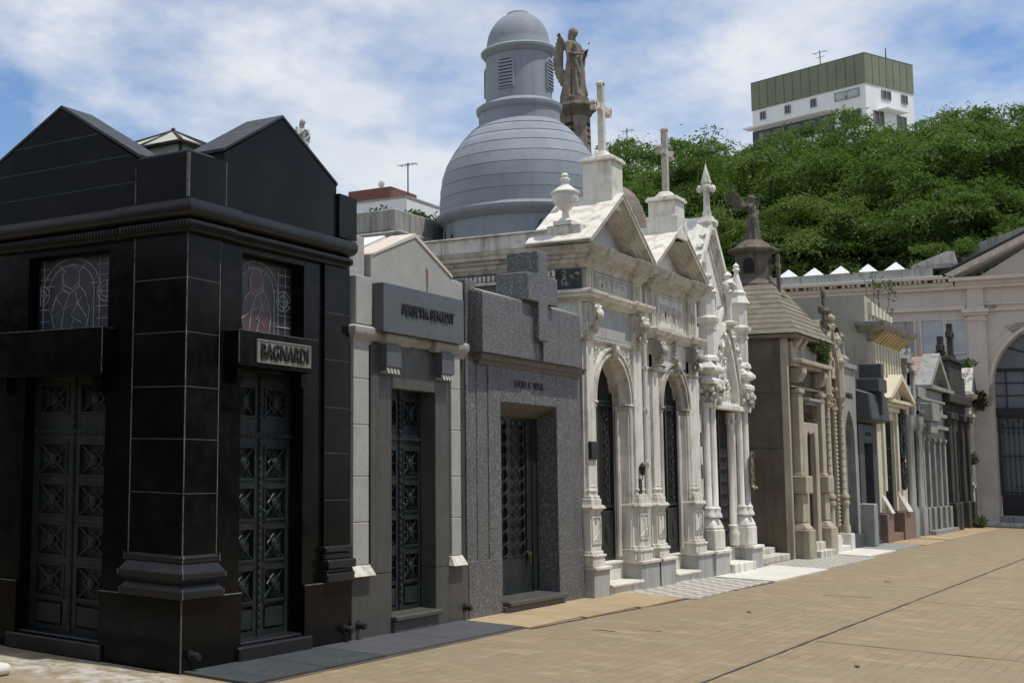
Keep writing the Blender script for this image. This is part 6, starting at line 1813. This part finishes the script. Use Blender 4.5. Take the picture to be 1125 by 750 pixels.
    mb = MB(lambda o, b, z: (-10.7 + o * .6 + b * .1, 29.6 - o, 9.08 + b + z * 0)) ; mb = MB(); mb.blob((-10.7, 29.58, 9.05), (.1, .03, .1), 10, 6); mb.build('reflector', 'whitepaint', t)
    # far roof with aerial right of the first marble cross
    root = thing('house', 'far pale rooftop with dark side seen just right of the first marble cross pedestal', 'building', (-20.9, 78, 0))
    mb = MB(); mb.box(-21.3, -20.4, 76, 80, 0, 20.25); mb.build('wall', 'whitepaint', root)
    mb = MB(); mb.box(-21.3, -20.9, 75.8, 75.99, 17, 20.5); mb.build('dark_panel', 'darkstone', root)
    t = thing('antenna', 'tall thin roof aerial against the sky right of the first marble cross', 'antenna', (-20.7, 76.5, 20.25))
    mb = MB(); mb.tube([(-20.7, 76.5, 20.2), (-20.7, 76.5, 22.1)], .03, 5); mb.build('mast', 'gateiron', t)
    mb = MB(); mb.tube([(-21, 76.5, 21.9), (-20.3, 76.5, 21.95)], .018, 4)
    for i in range(5): mb.tube([(-21 + i * .17, 76.2, 21.9), (-21 + i * .17, 76.8, 21.9)], .012, 4)
    mb.build('crossbars', 'gateiron', t, split=False)
    # rounded white stone at the very corner
    mb = MB(); mb.box(-2.2, -.86, 6.25, 6.95, .0, .09)
    o = mb.build('stone_block', 'marblewhite', bevel=.05); o.modifiers[0].segments = 4
    tag(o, 'pale rounded stone block cut off by the bottom left corner', 'stone block')
small_back()

# ------------------------------------------------------------------ apartment tower
def tower():
    A = Vector((-24.77, 119.68)); B = Vector((-15., 115.89)); C = Vector((-12.55, 122.02))
    u = (A - B); v = (C - B); LU, LV = u.length, v.length
    u.normalize(); v.normalize()
    root = thing('apartment_building', 'white apartment tower with ribbed green metal top storey above the trees', 'building', (B.x, B.y, 0))
    T = lambda p, q, z: (B.x + u.x * p + v.x * q, B.y + u.y * p + v.y * q, z)
    mb = MB(T); mb.box(0.02, LU - .02, .02, LV - .02, 0, 33.5); mb.build('wall', 'whitepaint', root)
    mb = MB(T); mb.box(-.05, LU, -.05, LV, 33.45, 36.0); g = mb.build('green_storey', 'green', root)
    mb = MB(T)
    n = 13
    for i in range(1, n): mb.box(LU * i / n - .015, LU * i / n + .015, -.07, -.04, 33.47, 35.98)
    for i in range(1, 7): mb.box(-.07, -.04, LV * i / 7 - .015, LV * i / 7 + .015, 33.47, 35.98)
    mb.box(-.06, LU + .01, -.06, LV + .01, 35.96, 36.03)
    mb.build('cladding_joint', 'greenjoint', g, split=False)
    def win(face, a, b, z0, z1, mat='window'):
        mb = MB(T)
        if face == 'u': mb.box(a, b, -.03, .05, z0, z1)
        else: mb.box(-.03, .05, a, b, z0, z1)
        w = mb.build('window', mat, root)
        mb = MB(T); t = .07
        for q in ((a, b, z0 - t, z0), (a, b, z1, z1 + t), (a - t, a, z0 - t, z1 + t), (b, b + t, z0 - t, z1 + t), ((a + b) / 2 - t / 2, (a + b) / 2 + t / 2, z0, z1)):
            if face == 'u': mb.box(q[0], q[1], -.07, .02, q[2], q[3])
            else: mb.box(-.07, .02, q[0], q[1], q[2], q[3])
        mb.build('window_frame', 'greystone', w, split=False)
    for a, b in ((.6, 2.6), (4.4, 4.8), (6.8, 7.2), (9.2, 9.6)): win('u', a, b, 32.5, 33.1, 'windowpale' if a < 1 else 'window')
    for a, b in ((2.2, 3.3), (4.9, 5.6)): win('v', a, b, 32.45, 33.1)
    for f in range(8):
        z = 31.6 - 2.75 * f
        mb = MB(T); mb.box(2.6, LU + .2, -1.1, .0, z, z + .15); mb.build('balcony_slab', 'whitepaint', root)
        if f < 3:
            mb = MB(T); mb.box(2.8, LU, -.03, .03, z - 1.9, z - .1); w = mb.build('balcony_recess', 'domedark', root)
            mb = MB(T); mb.box(2.7, LU + .1, -1.1, -1.02, z - 2.6, z - 1.95); mb.build('balcony_parapet', 'whitepaint', root)
            for k in range(5): win('u', 3.1 + k * 1.45, 4.0 + k * 1.45, z - 1.5, z - .4, 'windowpale')
            win('u', .5, 2.1, z - 1.5, z - .3)
            win('v', 1.0, 2.2, z - 1.5, z - .4); win('v', 4.2, 5.3, z - 1.5, z - .4)
    mb = MB(T); mb.box(-.9, 0, 1.6, 4.4, 31.3, 31.45); mb.build('balcony_slab', 'whitepaint', root)
    t = thing('antenna', 'television antenna on the left part of the green topped tower roof', 'antenna', T(4.5, 1, 36), 'tower roof antennas')
    mb = MB(T); mb.tube([(4.5, 1, 36), (4.5, 1, 37.6)], .04, 5); mb.build('mast', 'gateiron', t)
    mb = MB(T); mb.tube([(3.9, 1, 37.4), (5.1, 1, 37.45)], .025, 4); mb.tube([(4.1, 1, 37.0), (4.9, 1, 37.0)], .025, 4); mb.tube([(4.0, .7, 37.4), (4.0, 1.3, 37.4)], .02, 4); mb.tube([(5.0, .7, 37.4), (5.0, 1.3, 37.4)], .02, 4)
    mb.build('crossbars', 'gateiron', t, split=False)
    mb = MB(T); mb.tube([(.5, 3.8, 36), (.5, 3.8, 37.2)], .06, 6, .03)
    o = mb.build('antenna', 'gateiron'); tag(o, 'short mast on the right part of the green topped tower roof', 'antenna', 'tower roof antennas')
tower()

# ------------------------------------------------------------------ trees
def tree_mesh(seed, R, H, nl):
    q = random.Random(seed)
    clumps = []
    def bump(ax, ay):
        return noise.noise(Vector((ax * .55 + seed, ay * .55, seed * .37))) * 1.1
    lumps = []
    tries = 0
    while len(lumps) < 46 and tries < 4000:
        tries += 1
        a = q.uniform(0, 2 * PI); rr = math.sqrt(q.random()) * (1 + .14 * math.sin(3 * a + seed) + .08 * math.sin(7 * a))
        lev = q.choice((1., 1., .8, .45, .1, -.3))
        zt = math.sqrt(max(0, 1 - min(1, rr) ** 2))
        x, y = R * rr * math.cos(a), R * rr * math.sin(a)
        p = Vector((x, y, H * (zt * lev) - H * .3 * (1 - lev) + bump(x, y) * .8))
        rl = q.uniform(.85, 1.75)
        if all((p - l[0]).length > .66 * (rl + l[1]) for l in lumps): lumps.append((p, rl))
    for p, rl in lumps:
        for k in range(int(5 + 9 * rl)):
            a = q.uniform(0, 2 * PI); t = math.sqrt(q.random())
            d = Vector((math.cos(a) * t, math.sin(a) * t, .72 * math.sqrt(max(0, 1 - t * t)) - .3 * t))
            oa = math.atan2(p.y + d.y * rl * 1.5, p.x + d.x * rl * 1.5) if q.random() < .4 else a
            clumps.append((p + d * rl, q.uniform(.32, .62) * (.7 + .3 * rl), oa + q.uniform(-.5, .5)))
    mb = MB()
    per = nl / sum(c[1] ** 2 for c in clumps)
    for c, cr, a in clumps:
        slope = .3 + q.uniform(-.3, .35)
        dx = Vector((math.cos(a), math.sin(a), -slope)).normalized()
        dy = Vector((-math.sin(a), math.cos(a), q.uniform(-.25, .25))).normalized()
        dn = dx.cross(dy)
        if dn.z < 0: dn = -dn
        ln = cr * q.uniform(1.2, 1.9); wd = cr * q.uniform(.6, .95)
        for i in range(int(per * cr * cr)):
            t = q.uniform(-1, 1); s_ = q.uniform(-1, 1) * math.sqrt(max(0, 1 - t * t)) * q.uniform(.7, 1.2)
            p = c + dx * (t * ln) + dy * (s_ * wd) + dn * (q.gauss(0, .07) - .22 * (t * t + s_ * s_)) * cr * 1.4
            if q.random() < .12: p += Vector((q.gauss(0, .25), q.gauss(0, .25), q.gauss(0, .25)))
            out = dx * (.6 + t) + dy * s_ + Vector((q.gauss(0, .55), q.gauss(0, .55), q.gauss(0, .4)))
            out.normalize()
            sd = out.cross(dn + Vector((q.gauss(0, .45), q.gauss(0, .45), q.gauss(0, .45)))).normalized()
            l = q.uniform(.055, .12); w = l * q.uniform(.28, .42)
            mid = p + out * l
            mb.add([tuple(p), tuple(mid + sd * w), tuple(p + out * 2 * l - Vector((0, 0, l * .35))), tuple(mid - sd * w)], [(0, 1, 2, 3)])
    clumps = [(c, cr) for c, cr, a in clumps]
    return mb, clumps

def trees():
    protos = []
    spec = [(-19.9, 66, 18.0, 3.7), (-16.0, 67, 18.7, 4.4), (-11.8, 68, 17.5, 4.6), (-7.0, 69, 18.7, 4.8), (-2.0, 70, 18.8, 4.8), (3.4, 69, 18.4, 4.8),
            (-18.8, 60, 15.2, 4.2), (-14.0, 59, 15.2, 4.3), (-8.8, 60, 15.9, 4.6), (-3.6, 59, 15.8, 4.6), (1.6, 60, 15.9, 4.6), 
            (-16.0, 55, 11.8, 3.8), (-10.5, 54.5, 12.2, 4.0), (-5.6, 54.5, 12.4, 3.9), (-1.0, 55.0, 12.6, 3.6), (-19.8, 57, 12.6, 3.6)]
    labs = ['leftmost rear tree, its crown edge against the sky beside the first marble cross', 'rear tree crown behind the second marble cross', 'rear tree crown below the left end of the green topped tower',
            'rear tree crown covering the foot of the green topped tower', 'tall rear tree crown right of the green topped tower', 'rear tree crown cut off by the right edge of the photo',
            'middle row tree just right of the gothic spire tip', 'middle row tree behind the small grey angel', 'middle row tree below the centre of the tower', 'middle row tree left of the gateway pediment', 'middle row tree above the gateway pediment at the right edge',
            'low front tree right behind the small grey angel turret', 'low front tree over the middle of the white roof pyramids', 'low front tree above the right end of the white roof pyramids', 'low front tree drooping over the gateway roof corner', 'low front tree between the second marble cross and the gothic spire']
    cm = []
    for s, (R, H, nl) in enumerate(((4.4, 3.6, 85000), (4.4, 3.9, 85000), (4.2, 3.4, 85000))):
        mb, cl = tree_mesh(100 + s, R, H, nl)
        root = bpy.data.objects.new('tree', None); COL.objects.link(root)
        crown = mb.build('crown', 'leaf', root, split=False)
        m2 = MB()
        q = random.Random(s)
        m2.tube([(0, 0, -16), (.1, .1, -9), (0, .2, -4.4)], .34, 9, .22)
        tk = m2.build('trunk', 'bark', root)
        m2 = MB()
        for c, cr in cl[:400:12]:
            b = Vector((0, .2, -4.6)); m = b.lerp(c, .5) + Vector((q.uniform(-.5, .5), q.uniform(-.5, .5), -.8))
            m2.tube([tuple(b), tuple(m), tuple(c)], .13, 6, .03)
        lb = m2.build('limbs', 'bark', root, split=False)
        cm.append(root)
    for i, (x, y, top, R) in enumerate(spec):
        src = cm[i % 3]
        if i < 3: r = src; 
        else:
            r = src.copy(); COL.objects.link(r)
            for ch in [o for o in src.children]:
                c = ch.copy(); COL.objects.link(c); c.parent = r
        H = (3.6, 3.9, 3.4)[i % 3]
        sc = R / 4.3
        r.scale = (sc, sc, sc); r.rotation_euler = (0, 0, i * 1.9)
        r.location = (x, y, top - (H + .6) * sc)
        r['label'] = labs[i]; r['category'] = 'tree'; r['group'] = 'trees behind the gateway building'
    # a leafy branch hanging over the gateway roof
    t = thing('bush', 'bright green shrub growing on the gateway roof just left of the pediment', 'bush', (-.6, 49.6, 8.3))
    mb = MB()
    for k in range(22):
        q = random.Random(k + 50); leaves(mb, (-.7 + q.uniform(-.9, .8), 49.4 + q.uniform(-.4, .8), 8.75 + q.uniform(-.35, .5)), (.35, .35, .2), 110, .08, k, up=1)
    mb.build('foliage', 'leaf', t, split=False)
    mb = MB()
    for k in range(5): mb.tube([(-.6, 49.6, 8.3), (-1.2 + k * .3, 49.5, 9.0)], .03, 5, .01)
    mb.build('stem', 'bark', t, split=False)
trees()

# ------------------------------------------------------------------ unseen neighbours across the paths, added for dark reflections and bounced light
def across():
    def tomb(x0, x1, y0, y1, h, mat, lab, facing):
        root = thing('mausoleum', lab, 'mausoleum', ((x0 + x1) / 2, (y0 + y1) / 2, 0), 'unseen mausoleums added across the walkway')
        mb = MB(); mb.box(x0, x1, y0, y1, .5, h - .5); mb.build('wall', mat, root)
        mb = MB(); mb.box(x0 - .06, x1 + .06, y0 - .06, y1 + .06, 0, .5); mb.build('plinth', mat, root, bevel=.02)
        mb = MB(); mb.sweep([(x0, y0), (x1, y0), (x1, y1), (x0, y1), (x0, y0 + .01)], [(0, h - .7), (.1, h - .66), (.12, h - .55), (.24, h - .48), (.24, h - .4)]); mb.build('cornice', mat, root)
        c = (y0 + y1) / 2; cx = (x0 + x1) / 2
        mb = MB()
        if facing == 'x': mb.prism([(y0, h - .45), (y1, h - .45), (c, h + .4)], 'x', x0 + .02, x1 - .02)
        else: mb.prism([(x0, h - .45), (x1, h - .45), (cx, h + .4)], 'y', y0 + .02, y1 - .02)
        mb.build('roof', mat, root)
        mb = MB()
        if facing == 'x': mb.box(x0 - .03, x0 + .1, c - .5, c + .5, .1, 2.4)
        else: mb.box(cx - .5, cx + .5, y1 - .1, y1 + .03, .1, 2.4)
        mb.build('door', 'bronze', root)
    tomb(-3.2, 1.2, -1.5, 2.2, 4.7, 'darkgranite', 'unseen dark granite mausoleum added across the side path to darken the black one', 'y')
    tomb(-9, -3.5, -1.5, 2.6, 4.4, 'brown', 'unseen brown mausoleum added further along the side path to darken reflections', 'y')
    y = -4
    for i, (w, h, m) in enumerate(((2.8, 4.6, 'charcoal'), (3, 4.2, 'greygranite'), (2.6, 4.8, 'brown'), (3.2, 4.5, 'greystone'), (2.6, 4.3, 'charcoal'), (3, 4.6, 'brown'), (2.8, 4.4, 'greygranite'), (3, 4.7, 'greystone'), (3, 4.5, 'brown'), (3, 4.5, 'charcoal'))):
        tomb(9.6, 12.2, y, y + w - .1, h, m, 'unseen plain gabled mausoleum added to the opposite side of the walkway for reflections, outside the photo', 'x')
        y += w
across()
# ------------------------------------------------------------------ ground
def sheet(name, x0, x1, y0, y1, z, mat, kind='structure', h=0.):
    mb = MB()
    if h: mb.box(x0, x1, y0, y1, z - h, z)
    else: mb.add([(x0, y0, z), (x1, y0, z), (x1, y1, z), (x0, y1, z)], [(0, 1, 2, 3)])
    o = mb.build(name, mat)
    o['kind'] = kind
    return o
def ground():
    sheet('ground', -400, 400, -400, 400, -.03, 'concrete')
    sheet('pavement', -60, 14, -12, 60, 0, 'paving')
    q = random.Random(3)
    y = 7.93
    mats = ['charcoal', 'bluegranite', 'greygranite']
    for i, (y0, y1, m) in enumerate(((7.93, 9.0, 'charcoal'), (9.0, 9.9, 'charcoal'), (9.9, 11.3, 'bluegranite'), (11.3, 12.72, 'bluegranite'))):
        sheet('granite_slab', .004, .66, y0 + .006, y1 - .006, .022, m, h=.03)
    for y0, y1 in ((12.72, 14.1), (14.1, 15.6), (15.6, 17.2)):
        sheet('ochre_slab', .004, .72 + (y0 - 12.7) * .05, y0 + .005, y1 - .005, .016, 'ochreslab', h=.03)
    sheet('checkered_path', .1, .98, 17.2, 20.75, .012, 'checker', h=.03)
    sheet('white_slab', .13, 1.02, 20.8, 24.1, .02, 'marblewhite', h=.03)
    sheet('checkered_path', .0, .95, 24.15, 28.3, .012, 'checker', h=.03)
    sheet('white_slab', .05, .8, 28.4, 31.0, .02, 'marblewhite', h=.03)
    sheet('grey_slab', .05, .75, 31.05, 34, .014, 'greystone', h=.03)
    for y0 in (34.05, 37.3, 40.2, 43.2):
        sheet('ochre_slab', .03, .85, y0, y0 + 2.9, .014, 'ochreslab', h=.03)
    # dark expansion joints
    mb = MB()
    def strip(x0, y0, x1, y1, w, seed):
        qq = random.Random(seed)
        n = max(2, int(math.hypot(x1 - x0, y1 - y0) / .25))
        dx, dy = (x1 - x0), (y1 - y0); l = math.hypot(dx, dy); nx, ny = -dy / l, dx / l
        pts = []
        for i in range(n + 1):
            t = i / n; j = qq.uniform(-.004, .004); ww = w * qq.uniform(.5, 1.2)
            pts.append((x0 + dx * t + nx * (j + ww), y0 + dy * t + ny * (j + ww), x0 + dx * t + nx * (j - ww), y0 + dy * t + ny * (j - ww)))
        for i in range(n):
            a = pts[i]; b = pts[i + 1]
            mb.add([(a[0], a[1], .004), (a[2], a[3], .004), (b[2], b[3], .004), (b[0], b[1], .004)], [(0, 1, 2, 3)])
    strip(3.04, 4, 3.04, 47, .015, 1)
    for i, y in enumerate((14.14, 19.47, 24.9, 30.2, 35.5, 41)):
        strip(3.08, y, 9, y + .03, .012, 10 + i)
    strip(2.0, 19.3, 2.55, 19.45, .014, 40); strip(1.2, 13.2, 1.42, 13.24, .014, 41); strip(1.55, 13.6, 1.75, 13.62, .014, 42)
    strip(.69, 7.9, .69, 12.7, .008, 50); strip(.74, 12.7, 1.02, 20.7, .018, 51)
    o = mb.build('joint_line', 'darkstone', split=False); o['kind'] = 'structure'
MT['ochreslab'] = stone('ochre_stone_slab', (.36, .27, .16), .14, 1.2, rough=.85, spec=.2, bump=.15, patch=((.42, .35, .25), .6, 1.6, .5), stain=((.27, .17, .09), .5, .55))
ground()
def debris():
    q = random.Random(5)
    for i, (x, y) in enumerate(((3.75, 12.6), (1.9, 16.2), (1.0, 18.9), (2.2, 22.4), (3.6, 9.6))):
        mb = MB()
        a = q.uniform(0, PI)
        m = Matrix.Rotation(a, 3, 'Z')
        pts = [(-.045, 0, .006), (-.02, .02, .012), (.03, .018, .02), (.05, 0, .008), (.02, -.018, .018), (-.02, -.015, .01)]
        vs = [tuple(m @ Vector(p) + Vector((x, y, 0))) for p in pts]
        mb.add(vs + [(v[0], v[1], v[2] - .003) for v in vs], [tuple(range(6)), tuple(range(11, 5, -1))] + [(k, (k + 1) % 6, 6 + (k + 1) % 6, 6 + k) for k in range(6)])
        o = mb.build('fallen_leaf', 'bark')
        tag(o, ['dry curled leaf lying right of the long paving joint', 'small dry leaf lying on open paving in front of the arched white tombs', 'tiny dry leaf beside the checkered path', 'small dry leaf on paving facing the brown tomb', 'dry leaf nearest the bottom edge of the photo'][i], 'leaf', 'fallen leaves on the paving')
debris()
# ------------------------------------------------------------------ camera, sun, sky
def setup():
    f, yaw, pitch, roll, px, py = 1392.5166, -.70866161, .1180732, .0216646, 158.929, 332.960
    cy, sy, cp, sp = math.cos(yaw), math.sin(yaw), math.cos(pitch), math.sin(pitch)
    F = Vector((sy * cp, cy * cp, sp)); Rr = Vector((cy, -sy, 0)); U = Rr.cross(F)
    c, s = math.cos(roll), math.sin(roll)
    r2 = Rr * c + U * s; u2 = -Rr * s + U * c
    cam = bpy.data.cameras.new('camera'); co = bpy.data.objects.new('camera', cam); COL.objects.link(co)
    m = Matrix((r2, u2, -F)).transposed().to_4x4(); m.translation = (6.33739589, 0, 1.7)
    co.matrix_world = m
    cam.sensor_width = 36; cam.lens = f / 1125 * 36
    cam.shift_x = (562.5 - px) / 1125; cam.shift_y = (py - 375) / 1125
    cam.clip_start = .1; cam.clip_end = 2000
    SC.camera = co
    el, az = R_(69), R_(10)
    S = Vector((math.cos(el) * math.cos(az), math.cos(el) * math.sin(az), math.sin(el)))
    L = bpy.data.lights.new('sun', 'SUN'); L.energy = 3.8; L.angle = R_(.7); L.color = (1, .955, .88)
    lo = bpy.data.objects.new('sun', L); COL.objects.link(lo)
    lo.rotation_euler = S.to_track_quat('Z', 'Y').to_euler(); lo.location = (0, 0, 30)
    w = bpy.data.worlds.new('World'); SC.world = w; w.use_nodes = True
    nt = w.node_tree; bg = nt.nodes['Background']
    sky = _n(nt, 'ShaderNodeTexSky', sky_type='NISHITA'); sky.sun_disc = False
    sky.sun_elevation = el; sky.sun_rotation = PI / 2 - az; sky.air_density = 1.0; sky.dust_density = .3; sky.ozone_density = 2.5
    tc = _n(nt, 'ShaderNodeTexCoord')
    sp_ = _n(nt, 'ShaderNodeSeparateXYZ'); nt.links.new(tc.outputs['Generated'], sp_.inputs[0])
    def mth(op, a, b):
        n = _n(nt, 'ShaderNodeMath', operation=op)
        for i, v in enumerate((a, b)):
            if hasattr(v, 'is_linked'): nt.links.new(v, n.inputs[i])
            else: n.inputs[i].default_value = v
        return n.outputs[0]
    h = mth('ADD', mth('MAXIMUM', sp_.outputs['Z'], 0.0), .22)
    cb = _n(nt, 'ShaderNodeCombineXYZ')
    nt.links.new(mth('DIVIDE', sp_.outputs['X'], h), cb.inputs[0]); nt.links.new(mth('DIVIDE', sp_.outputs['Y'], h), cb.inputs[1])
    mp = _n(nt, 'ShaderNodeMapping'); mp.inputs['Location'].default_value = CLOUD_OFF; mp.inputs['Rotation'].default_value = (0, 0, R_(20)); mp.inputs['Scale'].default_value = (1, .8, 1)
    nt.links.new(cb.outputs[0], mp.inputs[0])
    n1 = _noise(nt, mp.outputs[0], 1.9, 10, .58)
    n2 = _noise(nt, mp.outputs[0], .55, 3, .5)
    cov = mth('ADD', mth('MULTIPLY', n1, .6), mth('MULTIPLY', n2, .4))
    f1 = _ramp(nt, cov, .43, .55)
    n3 = _noise(nt, mp.outputs[0], 3.1, 8, .6)
    cc = _mix(nt, _ramp(nt, n3, .3, .7), (5.9, 6.6, 7.6), (8.3, 8.5, 8.8))
    blue = _mix(nt, 1., sky.outputs[0], (1.05, 1.15, 1.3), 'MULTIPLY')
    col = _mix(nt, f1, blue, cc)
    nt.links.new(col, bg.inputs[0]); bg.inputs[1].default_value = .105
    SC.view_settings.view_transform = 'Standard'; SC.view_settings.look = 'None'; SC.view_settings.exposure = 0; SC.view_settings.gamma = 1
    SC.cycles.max_bounces = 6; SC.cycles.transparent_max_bounces = 8
CLOUD_OFF = (3.3, .25, 0)
setup()
